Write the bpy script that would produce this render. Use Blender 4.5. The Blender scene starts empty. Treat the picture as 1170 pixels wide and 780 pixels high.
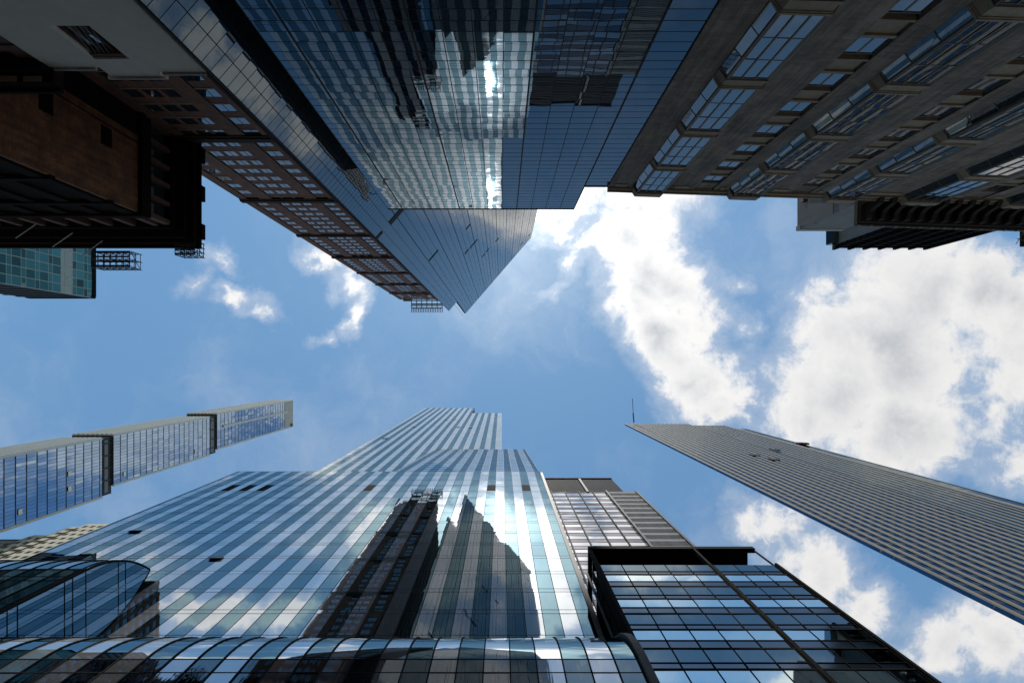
import bpy, math, random
from mathutils import Vector

# ------------------------------------------------------------------ camera, sky, sun, exposure
S = bpy.context.scene
COL = S.collection
F_PX = 700.0            # focal length in photo pixels
ZU, ZV = 573.0, 415.0   # where the zenith falls in the photograph
GROUND = -1.6           # the camera is the origin, 1.6 m above the pavement

cam = bpy.data.cameras.new('camera')
cam.sensor_width = 36.0
cam.lens = 36.0 * F_PX / 1170.0
cam.shift_x = (585.0 - ZU) / 1170.0
cam.shift_y = (ZV - 390.0) / 1170.0
cam.clip_start = 0.1
cam.clip_end = 5000
camo = bpy.data.objects.new('camera', cam)
COL.objects.link(camo)
camo.location = (0, 0, 0)
camo.rotation_euler = (math.pi, 0, 0)     # looking straight up
S.camera = camo

SUN = Vector((-11, -197, 700)).normalized()
SUN_EL = math.asin(SUN.z)
SUN_ROT = math.atan2(SUN.x, SUN.y)
sl = bpy.data.lights.new('sun', 'SUN')
sl.energy = 3.2
sl.angle = math.radians(0.5)
sl.color = (1.0, 0.95, 0.87)
so = bpy.data.objects.new('sun', sl)
COL.objects.link(so)
so.rotation_mode = 'QUATERNION'
so.rotation_quaternion = SUN.to_track_quat('Z', 'Y')

S.view_settings.view_transform = 'Standard'
S.view_settings.look = 'None'
S.view_settings.exposure = 0.05
S.view_settings.gamma = 1.0
S.view_settings.use_curve_mapping = False
S.cycles.max_bounces = 9
S.cycles.glossy_bounces = 6
S.cycles.diffuse_bounces = 3
S.cycles.transmission_bounces = 2
S.cycles.sample_clamp_indirect = 6.0
S.cycles.caustics_reflective = False
S.cycles.caustics_refractive = False
SKY_STRENGTH = 0.15
CLOUD_GAIN = 0.80

W = bpy.data.worlds.new('World')
S.world = W
W.use_nodes = True


class NT:
    """small node-graph writer"""
    def __init__(self, tree):
        self.t = tree
        tree.nodes.clear()

    def n(self, kind, ins=None, **kw):
        nd = self.t.nodes.new(kind)
        for k, v in kw.items():
            setattr(nd, k, v)
        for k, v in (ins or {}).items():
            self.put(nd.inputs[k], v)
        return nd

    def put(self, sock, v):
        if hasattr(v, 'is_output') or isinstance(v, bpy.types.NodeSocket):
            self.t.links.new(v, sock)
        else:
            sock.default_value = v

    def m(self, op, a, b=0.0, c=None, clamp=False):
        nd = self.t.nodes.new('ShaderNodeMath')
        nd.operation = op
        nd.use_clamp = clamp
        self.put(nd.inputs[0], a)
        self.put(nd.inputs[1], b)
        if c is not None:
            self.put(nd.inputs[2], c)
        return nd.outputs[0]

    def step(self, x, lo, hi, a=0.0, b=1.0):
        nd = self.t.nodes.new('ShaderNodeMapRange')
        nd.interpolation_type = 'SMOOTHSTEP'
        self.put(nd.inputs['Value'], x)
        for k, v in (('From Min', lo), ('From Max', hi), ('To Min', a), ('To Max', b)):
            self.put(nd.inputs[k], v)
        return nd.outputs[0]

    def mix(self, f, a, b, blend='MIX'):
        nd = self.t.nodes.new('ShaderNodeMix')
        nd.data_type = 'RGBA'
        nd.blend_type = blend
        self.put(nd.inputs[0], f)
        self.put(nd.inputs[6], a)
        self.put(nd.inputs[7], b)
        return nd.outputs[2]


def build_world():
    g = NT(W.node_tree)
    out = g.n('ShaderNodeOutputWorld')
    sky = g.n('ShaderNodeTexSky', sky_type='NISHITA', sun_disc=False)
    sky.sun_elevation = SUN_EL
    sky.sun_rotation = SUN_ROT
    sky.altitude = 0.0
    sky.air_density = 1.0
    sky.dust_density = 0.12
    sky.ozone_density = 0.6
    tc = g.n('ShaderNodeTexCoord')
    sep = g.n('ShaderNodeSeparateXYZ', {0: tc.outputs['Generated']})
    dx, dy, dz = sep.outputs
    zc = g.m('MAXIMUM', dz, 0.06)
    px, py = g.m('DIVIDE', dx, zc), g.m('DIVIDE', dy, zc)     # a flat cloud layer overhead
    p0 = g.n('ShaderNodeCombineXYZ', {0: px, 1: py, 2: 0.0}).outputs[0]
    warp = g.n('ShaderNodeTexNoise', {'Vector': p0, 'Scale': 5.5, 'Detail': 6.0, 'Roughness': 0.62})
    wv = g.n('ShaderNodeVectorMath', {0: warp.outputs['Color'], 1: (0.5, 0.5, 0.5)}, operation='SUBTRACT').outputs[0]
    wv = g.n('ShaderNodeVectorMath', {0: wv, 'Scale': 0.19}, operation='SCALE').outputs[0]
    p = g.n('ShaderNodeVectorMath', {0: p0, 1: wv}, operation='ADD').outputs[0]
    p = g.n('ShaderNodeVectorMath', {0: p, 1: (1, 1, 0)}, operation='MULTIPLY').outputs[0]
    # cloud banks: centre and half-size on the layer (thousandths), turn, weight
    blobs = [
        (165, -205, 60, 40, 0, .7), (215, -205, 90, 72, 0, 1.1), (255, -130, 84, 90, 0, 1.15),
        (292, -55, 74, 80, 0, 1.15), (325, 20, 66, 70, 0, 1.1), (350, 66, 58, 42, 0, 1.0),
        (235, -300, 110, 90, 0, 1.0), (95, -232, 60, 32, 0, .62), (62, -240, 44, 34, 0, .66),
        (640, -20, 150, 150, 0, 1.25), (545, 60, 120, 110, 0, 1.2), (690, -120, 120, 84, 0, 1.2),
        (810, -120, 110, 84, 0, 1.1), (600, -95, 66, 60, 0, 1.0), (500, 115, 90, 56, 0, 1.05),
        (660, 110, 120, 76, 0, 1.15), (830, -10, 80, 120, 0, 1.0), (840, 165, 80, 46, 0, .9),
        (440, 255, 64, 44, 20, .9), (510, 325, 90, 56, 25, 1.0), (590, 385, 64, 52, 20, .95),
        (700, 470, 84, 62, 0, 1.0), (810, 455, 112, 76, 0, 1.0), (900, 340, 90, 60, 0, .8),
        (-298, -176, 40, 20, 40, .74), (-256, -134, 30, 46, -22, .86), (-256, -68, 22, 40, 12, .76), (-302, -36, 20, 18, 0, .62),
        (-430, -98, 56, 18, 0, .70), (-458, -148, 44, 18, 22, .60), (-395, -80, 30, 16, 0, .55), (-500, -120, 30, 20, 0, .5), (-300, -300, 70, 40, 0, .6),
        (95, -125, 20, 44, 40, .58), (112, -165, 24, 30, 40, .6), (380, -150, 36, 24, 0, .6), (395, -60, 22, 30, 0, .5),
        (40, -300, 130, 90, 0, 1.1), (-120, -290, 165, 100, 0, 1.05), (-20, -225, 60, 50, 0, .8), (-150, -420, 120, 80, 0, .8), (60, -400, 110, 70, 0, 1.0), (-470, -405, 110, 34, -15, 1.1), (-360, -425, 70, 34, 10, 1.1), (-560, -380, 60, 24, 10, .8),
        (-620, -330, 120, 60, 0, .7), (150, -500, 120, 60, 0, .6), (-1080, 260, 160, 120, 0, .8),
        (520, -560, 130, 70, 0, .9), (-80, 900, 300, 120, 0, 1.0), (420, 760, 200, 120, 20, 1.0), (1150, 300, 240, 260, 0, 1.0),
    ]
    acc = None
    for (cx, cy, rx, ry, rot, wgt) in blobs:
        mp = g.n('ShaderNodeMapping', {'Vector': p}, vector_type='TEXTURE')
        mp.inputs['Location'].default_value = (cx / 1000, cy / 1000, 0)
        mp.inputs['Rotation'].default_value = (0, 0, math.radians(rot))
        mp.inputs['Scale'].default_value = (rx / 1000, ry / 1000, 1)
        ln = g.n('ShaderNodeVectorMath', {0: mp.outputs[0]}, operation='LENGTH').outputs['Value']
        v = g.m('MULTIPLY_ADD', ln, -0.62 * wgt, wgt)
        acc = v if acc is None else g.m('SMOOTH_MAX', acc, v, 0.18)
    field = g.m('MAXIMUM', acc, -0.6)
    # broken cloud lower down, all round the horizon
    r = g.n('ShaderNodeVectorMath', {0: p0}, operation='LENGTH').outputs['Value']
    low = g.n('ShaderNodeTexNoise', {'Vector': p0, 'Scale': 1.5, 'Detail': 5.0, 'Roughness': 0.6})
    lowf = g.m('MULTIPLY', g.m('SUBTRACT', low.outputs[0], 0.40), 4.0)
    lowm = g.step(r, 0.95, 1.4)
    field = g.m('ADD', field, g.m('MULTIPLY', lowm, g.m('MAXIMUM', g.m('ADD', lowf, 0.2), 0.0)))
    fine = g.n('ShaderNodeTexNoise', {'Vector': p0, 'Scale': 13.0, 'Detail': 9.0, 'Roughness': 0.66, 'Distortion': 0.35})
    det = g.m('MULTIPLY', g.m('SUBTRACT', fine.outputs[0], 0.5), 1.15)
    dens = g.m('ADD', field, det)
    alpha = g.step(dens, 0.30, 0.74)
    veiln = g.n('ShaderNodeTexNoise', {'Vector': p, 'Scale': 2.6, 'Detail': 7.0, 'Roughness': 0.62})
    veil = g.m('MULTIPLY', g.step(veiln.outputs[0], 0.44, 0.76), 0.22)          # thin high haze
    soft = g.m('MULTIPLY', g.step(g.m('ADD', field, g.m('MULTIPLY', det, 0.8)), 0.02, 0.6), 0.34)
    alpha = g.m('MAXIMUM', alpha, g.m('MAXIMUM', veil, soft))
    thick = g.step(dens, 0.62, 1.45)
    billow = g.n('ShaderNodeTexNoise', {'Vector': p, 'Scale': 5.5, 'Detail': 5.0, 'Roughness': 0.5})
    sunp = (SUN.x / SUN.z, SUN.y / SUN.z, 0.0)
    tos = g.n('ShaderNodeVectorMath', {0: sunp, 1: p0}, operation='SUBTRACT').outputs[0]
    tos = g.n('ShaderNodeVectorMath', {0: tos}, operation='NORMALIZE').outputs[0]
    tos = g.n('ShaderNodeVectorMath', {0: tos, 'Scale': 0.024}, operation='SCALE').outputs[0]
    pl = g.n('ShaderNodeVectorMath', {0: p0, 1: tos}, operation='ADD').outputs[0]
    fine2 = g.n('ShaderNodeTexNoise', {'Vector': pl, 'Scale': 13.0, 'Detail': 5.0, 'Roughness': 0.6, 'Distortion': 0.35})
    relief = g.m('MULTIPLY', g.m('SUBTRACT', fine2.outputs[0], fine.outputs[0]), 0.85)     # billows lit from the sun's side
    shade = g.m('MULTIPLY', thick, g.step(billow.outputs[0], 0.26, 0.66, 0.30, 0.95))
    shade = g.m('ADD', shade, g.m('MULTIPLY', relief, g.step(dens, 0.35, 0.8, 0.25, 1.0)), clamp=True)
    # nearness to the sun: the aureole through thin cloud
    dot = g.n('ShaderNodeVectorMath', {0: tc.outputs['Generated'], 1: tuple(SUN)}, operation='DOT_PRODUCT').outputs['Value']
    glow = g.m('POWER', g.m('MAXIMUM', dot, 0.0), 75.0)
    core = g.m('POWER', g.m('MAXIMUM', dot, 0.0), 380.0)
    glow2 = g.m('POWER', g.m('MAXIMUM', dot, 0.0), 9.0)
    ccol = g.mix(shade, (1.0, 0.985, 0.97, 1), (0.46, 0.495, 0.545, 1))
    gain = g.m('MULTIPLY', g.m('ADD', g.m('ADD', 1.03, g.m('ADD', g.m('MULTIPLY', glow, 1.5), g.m('MULTIPLY', core, 3.0))), g.m('MULTIPLY', glow2, 0.35)), CLOUD_GAIN)
    ccol = g.n('ShaderNodeVectorMath', {0: ccol, 'Scale': gain}, operation='SCALE').outputs[0]
    skyc = g.n('ShaderNodeVectorMath', {0: sky.outputs[0], 1: (0.80, 1.06, 1.04)}, operation='MULTIPLY').outputs[0]   # white balance
    bgs = g.n('ShaderNodeBackground', {0: skyc, 1: SKY_STRENGTH})
    bgc = g.n('ShaderNodeBackground', {0: ccol, 1: 1.0})
    mx = g.n('ShaderNodeMixShader', {0: g.m('MULTIPLY', alpha, 0.97), 1: bgs.outputs[0], 2: bgc.outputs[0]})
    g.t.links.new(mx.outputs[0], out.inputs[0])


build_world()

# ------------------------------------------------------------------ helpers
rng = random.Random(57)


def at(u, v, h):
    """the point of the place at height h seen along a direction of the survey photograph"""
    return ((u - ZU) / F_PX * h, (v - ZV) / F_PX * h)


class Frame:
    """vertical plane: origin, run direction; outward normal = run x up"""
    def __init__(self, ox, oy, tx, ty):
        l = math.hypot(tx, ty)
        self.o = (ox, oy)
        self.t = (tx / l, ty / l)
        self.n = (ty / l, -tx / l)

    def p(self, s, z, d=0.0):
        return (self.o[0] + self.t[0] * s + self.n[0] * d, self.o[1] + self.t[1] * s + self.n[1] * d, z)


class MB:
    def __init__(self):
        self.v, self.f, self.m = [], [], []

    def quad(self, a, b, c, d, m=0):
        i = len(self.v)
        self.v += [a, b, c, d]
        self.f.append((i, i + 1, i + 2, i + 3))
        self.m.append(m)

    def hexa(self, p, m=0):
        """p: 4 bottom (ccw seen from above) + 4 top"""
        i = len(self.v)
        self.v += p
        for f in ((3, 2, 1, 0), (4, 5, 6, 7), (0, 1, 5, 4), (1, 2, 6, 5), (2, 3, 7, 6), (3, 0, 4, 7)):
            self.f.append(tuple(i + k for k in f))
            self.m.append(m)

    def box(self, x0, x1, y0, y1, z0, z1, m=0):
        self.hexa([(x0, y0, z0), (x1, y0, z0), (x1, y1, z0), (x0, y1, z0),
                   (x0, y0, z1), (x1, y0, z1), (x1, y1, z1), (x0, y1, z1)], m)

    def fbox(self, fr, s0, s1, z0, z1, d0, d1, m=0):
        """box on a frame: d0 (inner) .. d1 (outer) along the normal"""
        q = [fr.p(s0, z0, d1), fr.p(s1, z0, d1), fr.p(s1, z0, d0), fr.p(s0, z0, d0)]
        self.hexa(q + [(x, y, z1) for (x, y, _) in q], m)

    def prism(self, poly, z0, z1, m=0):
        n = len(poly)
        i = len(self.v)
        self.v += [(x, y, z0) for x, y in poly] + [(x, y, z1) for x, y in poly]
        self.f.append(tuple(i + k for k in reversed(range(n))))
        self.f.append(tuple(i + n + k for k in range(n)))
        self.m += [m, m]
        for k in range(n):
            k2 = (k + 1) % n
            self.f.append((i + k, i + k2, i + n + k2, i + n + k))
            self.m.append(m)

    def bar(self, a, b, r, m=0, n=6):
        a, b = Vector(a), Vector(b)
        ax = (b - a).normalized()
        u = ax.orthogonal().normalized()
        w = ax.cross(u)
        i = len(self.v)
        for c in (a, b):
            for k in range(n):
                q = c + (u * math.cos(2 * math.pi * k / n) + w * math.sin(2 * math.pi * k / n)) * r
                self.v.append(tuple(q))
        for k in range(n):
            k2 = (k + 1) % n
            self.f.append((i + k, i + k2, i + n + k2, i + n + k))
            self.m.append(m)
        self.f.append(tuple(i + k for k in reversed(range(n))))
        self.f.append(tuple(i + n + k for k in range(n)))
        self.m += [m, m]

    def panel(self, fr, s0, s1, z0, z1, d=0.0, m=0, tilt=0.003):
        """one sheet of glass, very slightly out of true"""
        a, b = rng.gauss(0, tilt), rng.gauss(0, tilt)
        hs, hz = (s1 - s0) / 2, (z1 - z0) / 2
        self.quad(fr.p(s0, z0, d - a * hs - b * hz), fr.p(s1, z0, d + a * hs - b * hz),
                  fr.p(s1, z1, d + a * hs + b * hz), fr.p(s0, z1, d - a * hs + b * hz), m)

    def panels(self, fr, ss, zs, mat, d=0.0, gap=0.012, tilt=0.003):
        for i in range(len(ss) - 1):
            for j in range(len(zs) - 1):
                m = mat(i, j) if callable(mat) else mat
                if m is None:
                    continue
                self.panel(fr, ss[i] + gap, ss[i + 1] - gap, zs[j] + gap, zs[j + 1] - gap, d, m, tilt)

    def build(self, name, mats, parent=None, smooth=False):
        me = bpy.data.meshes.new(name)
        me.from_pydata(self.v, [], self.f)
        ms = mats if isinstance(mats, (list, tuple)) else [mats]
        for x in ms:
            me.materials.append(x)
        if len(ms) > 1:
            me.polygons.foreach_set('material_index', self.m)
        if smooth:
            me.polygons.foreach_set('use_smooth', [True] * len(self.f))
        me.update()
        o = bpy.data.objects.new(name, me)
        COL.objects.link(o)
        if parent is not None:
            attach(o, parent)
        return o


def attach(o, parent):
    o.parent = parent
    o.matrix_parent_inverse = world_of(parent).inverted()


def world_of(o):
    from mathutils import Matrix
    m = Matrix.Translation(o.location)
    if o.parent is not None:
        m = world_of(o.parent) @ o.matrix_parent_inverse @ m
    return m


def thing(name, label, cat, x, y, group=None, z=GROUND):
    o = bpy.data.objects.new(name, None)
    o.empty_display_size = 1.0
    o.location = (x, y, z)
    COL.objects.link(o)
    o['label'] = label
    o['category'] = cat
    if group:
        o['group'] = group
    return o


def frange(a, b, step):
    n = max(1, int(round((b - a) / step)))
    return [a + (b - a) * k / n for k in range(n + 1)]


def floors(z0, z1, pitch, split):
    """row edges: every floor is one tall sheet and one spandrel sheet"""
    zs = []
    z = z0
    while z < z1 - 0.3:
        zs.append(z)
        if z + split < z1 - 0.2:
            zs.append(z + split)
        z += pitch
    zs.append(z1)
    return zs


# ------------------------------------------------------------------ materials
def mat_base(name):
    m = bpy.data.materials.new(name)
    m.use_nodes = True
    g = NT(m.node_tree)
    out = g.n('ShaderNodeOutputMaterial')
    bs = g.n('ShaderNodeBsdfPrincipled')
    g.t.links.new(bs.outputs[0], out.inputs[0])
    geo = g.n('ShaderNodeNewGeometry')
    return m, g, bs, geo


def glass(name, col, metal=0.0, ior=1.5, rough=0.015, wave=0.0, wscale=0.8, vary=0.12, stretch=(1, 1, 1), spec_tint=(1, 1, 1, 1), frit=0.0):
    """coated curtain-wall glass: mirror-like, tinted, a little wavy"""
    m, g, bs, geo = mat_base(name)
    rnd = geo.outputs['Random Per Island']
    f = g.m('MULTIPLY_ADD', rnd, 2 * vary, 1 - vary)
    c = g.n('ShaderNodeVectorMath', {0: col, 'Scale': f}, operation='SCALE').outputs[0]
    smear = g.n('ShaderNodeTexNoise', {'Vector': geo.outputs['Position'], 'Scale': 0.35, 'Detail': 4.0})
    if metal > 0:            # reflective coating: nearly the same tint at every angle
        g.t.nodes.remove(bs)
        bs = g.n('ShaderNodeBsdfGlossy')
        g.t.links.new(bs.outputs[0], [n_ for n_ in g.t.nodes if n_.type == 'OUTPUT_MATERIAL'][0].inputs[0])
        lw = g.n('ShaderNodeLayerWeight', {'Blend': 0.5}).outputs['Facing']
        edge = g.m('MULTIPLY', g.m('POWER', lw, 9.0), 0.35)
        g.put(bs.inputs['Color'], g.mix(edge, c, (1, 1, 1, 1)))
        if frit > 0:          # printed ceramic dots scatter part of the light
            df = g.n('ShaderNodeBsdfDiffuse', {'Color': (.72, .75, .78, 1)})
            mx = g.n('ShaderNodeMixShader', {0: frit, 1: bs.outputs[0], 2: df.outputs[0]})
            g.t.links.new(mx.outputs[0], [n_ for n_ in g.t.nodes if n_.type == 'OUTPUT_MATERIAL'][0].inputs[0])
    else:
        g.put(bs.inputs['Base Color'], c)
        g.put(bs.inputs['IOR'], ior)
        g.put(bs.inputs['Specular Tint'], spec_tint)
    g.put(bs.inputs['Roughness'], g.step(smear.outputs[0], 0.3, 0.8, rough * 0.6, rough * 2.2))
    if wave > 0:
        mp = g.n('ShaderNodeMapping', {'Vector': geo.outputs['Position']})
        mp.inputs['Scale'].default_value = stretch
        no = g.n('ShaderNodeTexNoise', {'Vector': mp.outputs[0], 'Scale': wscale, 'Detail': 1.0, 'Roughness': 0.4})
        bp = g.n('ShaderNodeBump', {'Strength': 1.0, 'Distance': wave, 'Height': no.outputs[0]})
        g.t.links.new(bp.outputs[0], bs.inputs['Normal'])
    return m


def plain(name, col, rough=0.6, metal=0.0, vary=0.18, scale=1.4, bump=0.0, streak=False, spec=0.25):
    m, g, bs, geo = mat_base(name)
    mp = g.n('ShaderNodeMapping', {'Vector': geo.outputs['Position']})
    if streak:
        mp.inputs['Scale'].default_value = (1, 1, 0.12)
    a = g.n('ShaderNodeTexNoise', {'Vector': mp.outputs[0], 'Scale': scale, 'Detail': 6.0, 'Roughness': 0.65})
    b = g.n('ShaderNodeTexNoise', {'Vector': mp.outputs[0], 'Scale': scale * 9, 'Detail': 3.0})
    k = g.m('ADD', g.m('MULTIPLY', a.outputs[0], 0.7), g.m('MULTIPLY', b.outputs[0], 0.3))
    f = g.step(k, 0.3, 0.7, 1 - vary, 1 + vary)
    c = g.n('ShaderNodeVectorMath', {0: col, 'Scale': f}, operation='SCALE').outputs[0]
    g.put(bs.inputs['Base Color'], c)
    g.put(bs.inputs['Roughness'], rough)
    g.put(bs.inputs['Specular IOR Level'], spec)
    g.put(bs.inputs['Metallic'], metal)
    if bump > 0:
        bp = g.n('ShaderNodeBump', {'Strength': 0.6, 'Distance': bump, 'Height': b.outputs[0]})
        g.t.links.new(bp.outputs[0], bs.inputs['Normal'])
    return m


def brick(name, c1, c2, mortar, axis='xz', bw=0.23, bh=0.075, rough=0.85, stain=0.25):
    m, g, bs, geo = mat_base(name)
    sp = g.n('ShaderNodeSeparateXYZ', {0: geo.outputs['Position']})
    run = sp.outputs[0] if axis == 'xz' else sp.outputs[1]
    v = g.n('ShaderNodeCombineXYZ', {0: run, 1: sp.outputs[2], 2: 0.0}).outputs[0]
    br = g.n('ShaderNodeTexBrick', {'Vector': v, 'Color1': c1 + (1,), 'Color2': c2 + (1,), 'Mortar': mortar + (1,), 'Scale': 1.0,
                                    'Mortar Size': 0.008, 'Bias': 0.0, 'Brick Width': bw, 'Row Height': bh})
    no = g.n('ShaderNodeTexNoise', {'Vector': geo.outputs['Position'], 'Scale': 0.5, 'Detail': 6.0, 'Roughness': 0.65})
    mp = g.n('ShaderNodeMapping', {'Vector': geo.outputs['Position']})
    mp.inputs['Scale'].default_value = (1.6, 1.6, 0.14)
    st = g.n('ShaderNodeTexNoise', {'Vector': mp.outputs[0], 'Scale': 1.7, 'Detail': 5.0, 'Roughness': 0.7})
    f = g.m('MULTIPLY', g.step(no.outputs[0], 0.3, 0.7, 1 - stain, 1 + stain), g.step(st.outputs[0], 0.32, 0.68, 0.62, 1.3))   # rain streaks
    c = g.n('ShaderNodeVectorMath', {0: br.outputs[0], 'Scale': f}, operation='SCALE').outputs[0]
    g.put(bs.inputs['Base Color'], c)
    g.put(bs.inputs['Roughness'], rough)
    bp = g.n('ShaderNodeBump', {'Strength': 0.5, 'Distance': 0.006, 'Height': br.outputs[1]}, invert=True)
    g.t.links.new(bp.outputs[0], bs.inputs['Normal'])
    return m


M = {
    'core': plain('dark_concrete', (.06, .06, .065), .9),  # dark concrete for the solid cores behind the facades
    'roof': plain('roof_felt', (.12, .12, .12), .9),
    # striped tower
    'pale': glass('silver_glass', (.76, .80, .83), 1.0, rough=.02, wave=.0022, wscale=.5, vary=.08, frit=.26),
    'pale_sunlit': glass('sunlit_silver_glass', (.78, .82, .85), 1.0, rough=.02, wave=.0022, wscale=.5, vary=.05, frit=.5),  # silver_glass copy with extra frit: upper shaft's sunlight put into its colour
    'teal': glass('teal_glass', (.20, .305, .345), 1.0, rough=.012, wave=.0022, wscale=.5, vary=.08),
    'pale_pod': glass('silver_ribbed_glass', (.56, .57, .60), 1.0, frit=.14, rough=.03, wave=.0014, wscale=2.2, vary=.08, stretch=(3, 1, .12)),
    'teal_pod': glass('teal_ribbed_glass', (.16, .20, .225), 1.0, rough=.02, wave=.0014, wscale=2.2, vary=.10, stretch=(3, 1, .12)),
    'wing_glass': glass('deep_teal_glass', (.33, .42, .47), 1.0, rough=.012, wave=.0015, wscale=.5, vary=.06),
    'rib_dark': plain('dark_bronze_metal', (.022, .024, .028), .7, spec=.1),
    'rib_grey': plain('grey_aluminium', (.15, .155, .165), .6, spec=.2),
    'louvre': plain('louvre_metal', (.05, .06, .075), .8, spec=.08),
    # mirror tower
    'black_glass': glass('dark_blue_glass', (.004, .010, .022), 0.0, ior=1.74, rough=.008, wave=.006, wscale=.42, vary=.3, stretch=(1, 1, .8), spec_tint=(.34, .70, 1, 1)),
    'diag_glass': glass('blue_mirror_glass', (.006, .011, .020), 0.0, ior=1.9, rough=.008, wave=.004, wscale=.42, vary=.3, stretch=(1, 1, .8), spec_tint=(.72, .90, 1, 1)),
    'black_joint': plain('black_joint', (.010, .011, .014), .7, spec=.1),
    'black_granite': plain('black_granite', (.010, .010, .011), .6, spec=.12),
    # black block
    'bb_frame': plain('black_painted_steel', (.007, .007, .008), .8, spec=.05),
    'bb_bright': glass('clear_office_glass', (.66, .76, .78), 1.0, rough=.015, wave=.002, wscale=.6, vary=.10),
    'bb_dim': glass('smoked_office_glass', (.17, .225, .26), 1.0, rough=.015, wave=.002, wscale=.6, vary=.16),
    'bb_span': glass('spandrel_glass', (.17, .19, .22), 1.0, rough=.10, wave=.002, wscale=.6, vary=.12),
    # grey banded tower
    'gt_a': glass('banded_bright_glass', (.56, .58, .61), 1.0, rough=.03, wave=.003, wscale=.5, vary=.14),
    'gt_b': glass('banded_rose_glass', (.26, .24, .25), 1.0, rough=.03, wave=.003, wscale=.5, vary=.18),
    'gt_metal': plain('grey_cladding', (.36, .335, .33), .7, streak=True, spec=.15),
    'gt_crown': plain('dark_cladding', (.032, .037, .046), .8, spec=.1),
    # slim tower
    'st_glass': glass('blue_tower_glass', (.30, .40, .52), 1.0, rough=.02, wave=.002, wscale=.3, vary=.09),
    'st_stone': plain('pale_stone_cladding', (.50, .48, .45), .6, streak=True, vary=.1),
    'st_dark': plain('plant_level_louvre', (.03, .03, .035), .6),
    # ribbed tower
    'rt_stone': plain('beige_stone_rib', (.28, .235, .195), .7, streak=True),
    'rt_glass': glass('blue_strip_glass', (.045, .095, .165), 1.0, rough=.03, wave=.002, wscale=.5, vary=.15),
    'rt_span': plain('black_spandrel', (.02, .022, .028), .4),
    # masonry
    'grey_brick': brick('grey_brick', (.165, .128, .108), (.12, .094, .08), (.085, .07, .06), bw=.6, bh=.2, stain=.3),
    'stone_trim': plain('weathered_terracotta', (.23, .185, .145), .75, scale=2.2, bump=.02),
    'bronze': plain('bronze_frame', (.11, .095, .08), .5, .2),
    'win_sky': glass('window_glass', (.02, .03, .04), 0.0, ior=2.3, rough=.01, wave=.002, wscale=.5, vary=.3),
    'soot': plain('sooty_stone', (.03, .027, .024), .85, bump=.02, spec=.1),
    'conc': plain('grey_concrete', (.17, .175, .185), .8, streak=True),
    'conc_light': plain('light_concrete', (.30, .29, .27), .8),
    'brown_brick': brick('brown_brick', (.15, .052, .024), (.105, .036, .017), (.06, .036, .024), bw=.5, bh=.17, stain=.3),
    'brown_trim': plain('dark_brown_trim', (.04, .024, .018), .8, spec=.08),
    'sand_trim': plain('sandstone_trim', (.26, .17, .12), .75),
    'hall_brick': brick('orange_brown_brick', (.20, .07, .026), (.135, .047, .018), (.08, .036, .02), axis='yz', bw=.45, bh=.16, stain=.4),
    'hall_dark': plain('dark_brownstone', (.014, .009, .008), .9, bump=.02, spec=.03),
    'cream': plain('cream_render', (.64, .56, .48), .8, vary=.06),
    'maroon': plain('maroon_stone', (.11, .055, .045), .75),
    'tg_glass': glass('teal_office_glass', (.06, .23, .29), 0.0, ior=1.6, rough=.03, wave=.003, wscale=.5, vary=.5),
    'tg_frame': plain('pale_green_frame', (.38, .45, .44), .5, .2),
    'lat_cream': plain('cream_precast', (.78, .68, .52), .7, vary=.08),
    'steel': plain('galvanised_steel', (.16, .165, .17), .6),
    'asphalt': plain('asphalt', (.05, .05, .052), .9, scale=3.0),
    'paving': plain('pavement_concrete', (.30, .29, .27), .85),
    'paint': plain('road_paint', (.75, .75, .72), .7),
}


def line_grid(mb, fr, ss, zs, w=0.05, d0=-.08, d1=.03, vw=None, vd=None, m=0, skip_s=()):
    vw = w if vw is None else vw
    vd = d1 if vd is None else vd
    for i, s in enumerate(ss):
        if i in skip_s:
            continue
        mb.fbox(fr, s - vw / 2, s + vw / 2, zs[0], zs[-1], d0, vd, m)
    for z in zs:
        mb.fbox(fr, ss[0], ss[-1], z - w / 2, z + w / 2, d0 - .004, d1, m)


# ------------------------------------------------------------------ ground
def build_ground():
    g = MB(); g.quad((-900, -900, GROUND - .004), (900, -900, GROUND - .004), (900, 900, GROUND - .004), (-900, 900, GROUND - .004))
    o = g.build('ground', M['paving']); o['kind'] = 'structure'
    g = MB(); g.quad((-600, -10.6, GROUND), (600, -10.6, GROUND), (600, 7.4, GROUND), (-600, 7.4, GROUND))
    o = g.build('road', M['asphalt']); o['kind'] = 'structure'
    for y0, y1 in ((-16.2, -10.6), (7.4, 13.2)):
        g = MB(); g.box(-600, 600, y0, y1, GROUND - .002, GROUND + .13)
        o = g.build('pavement', M['paving']); o['kind'] = 'structure'
    g = MB()
    for k in range(-40, 41):
        g.quad((k * 9, -1.7, GROUND + .004), (k * 9 + 3, -1.7, GROUND + .004), (k * 9 + 3, -1.55, GROUND + .004), (k * 9, -1.55, GROUND + .004))
    o = g.build('road_marking', M['paint']); o['kind'] = 'structure'


build_ground()

# ------------------------------------------------------------------ the striped glass tower
PITCH = 1.083
XR = 4.686                 # one stripe joint


def stripe_edges(x0, x1, pitch=PITCH, ref=XR):
    k0 = math.ceil((x0 - ref) / pitch + .15)
    k1 = math.floor((x1 - ref) / pitch - .15)
    return [x0] + [ref + pitch * k for k in range(k0, k1 + 1)] + [x1]


def stripe_mat(xs, pitch=PITCH, ref=XR):
    def f(i, j):
        k = math.floor(((xs[i] + xs[i + 1]) / 2 - ref) / pitch)
        return 0 if k % 2 else 1        # k = -1 (just left of the joint) is pale
    return f


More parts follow.
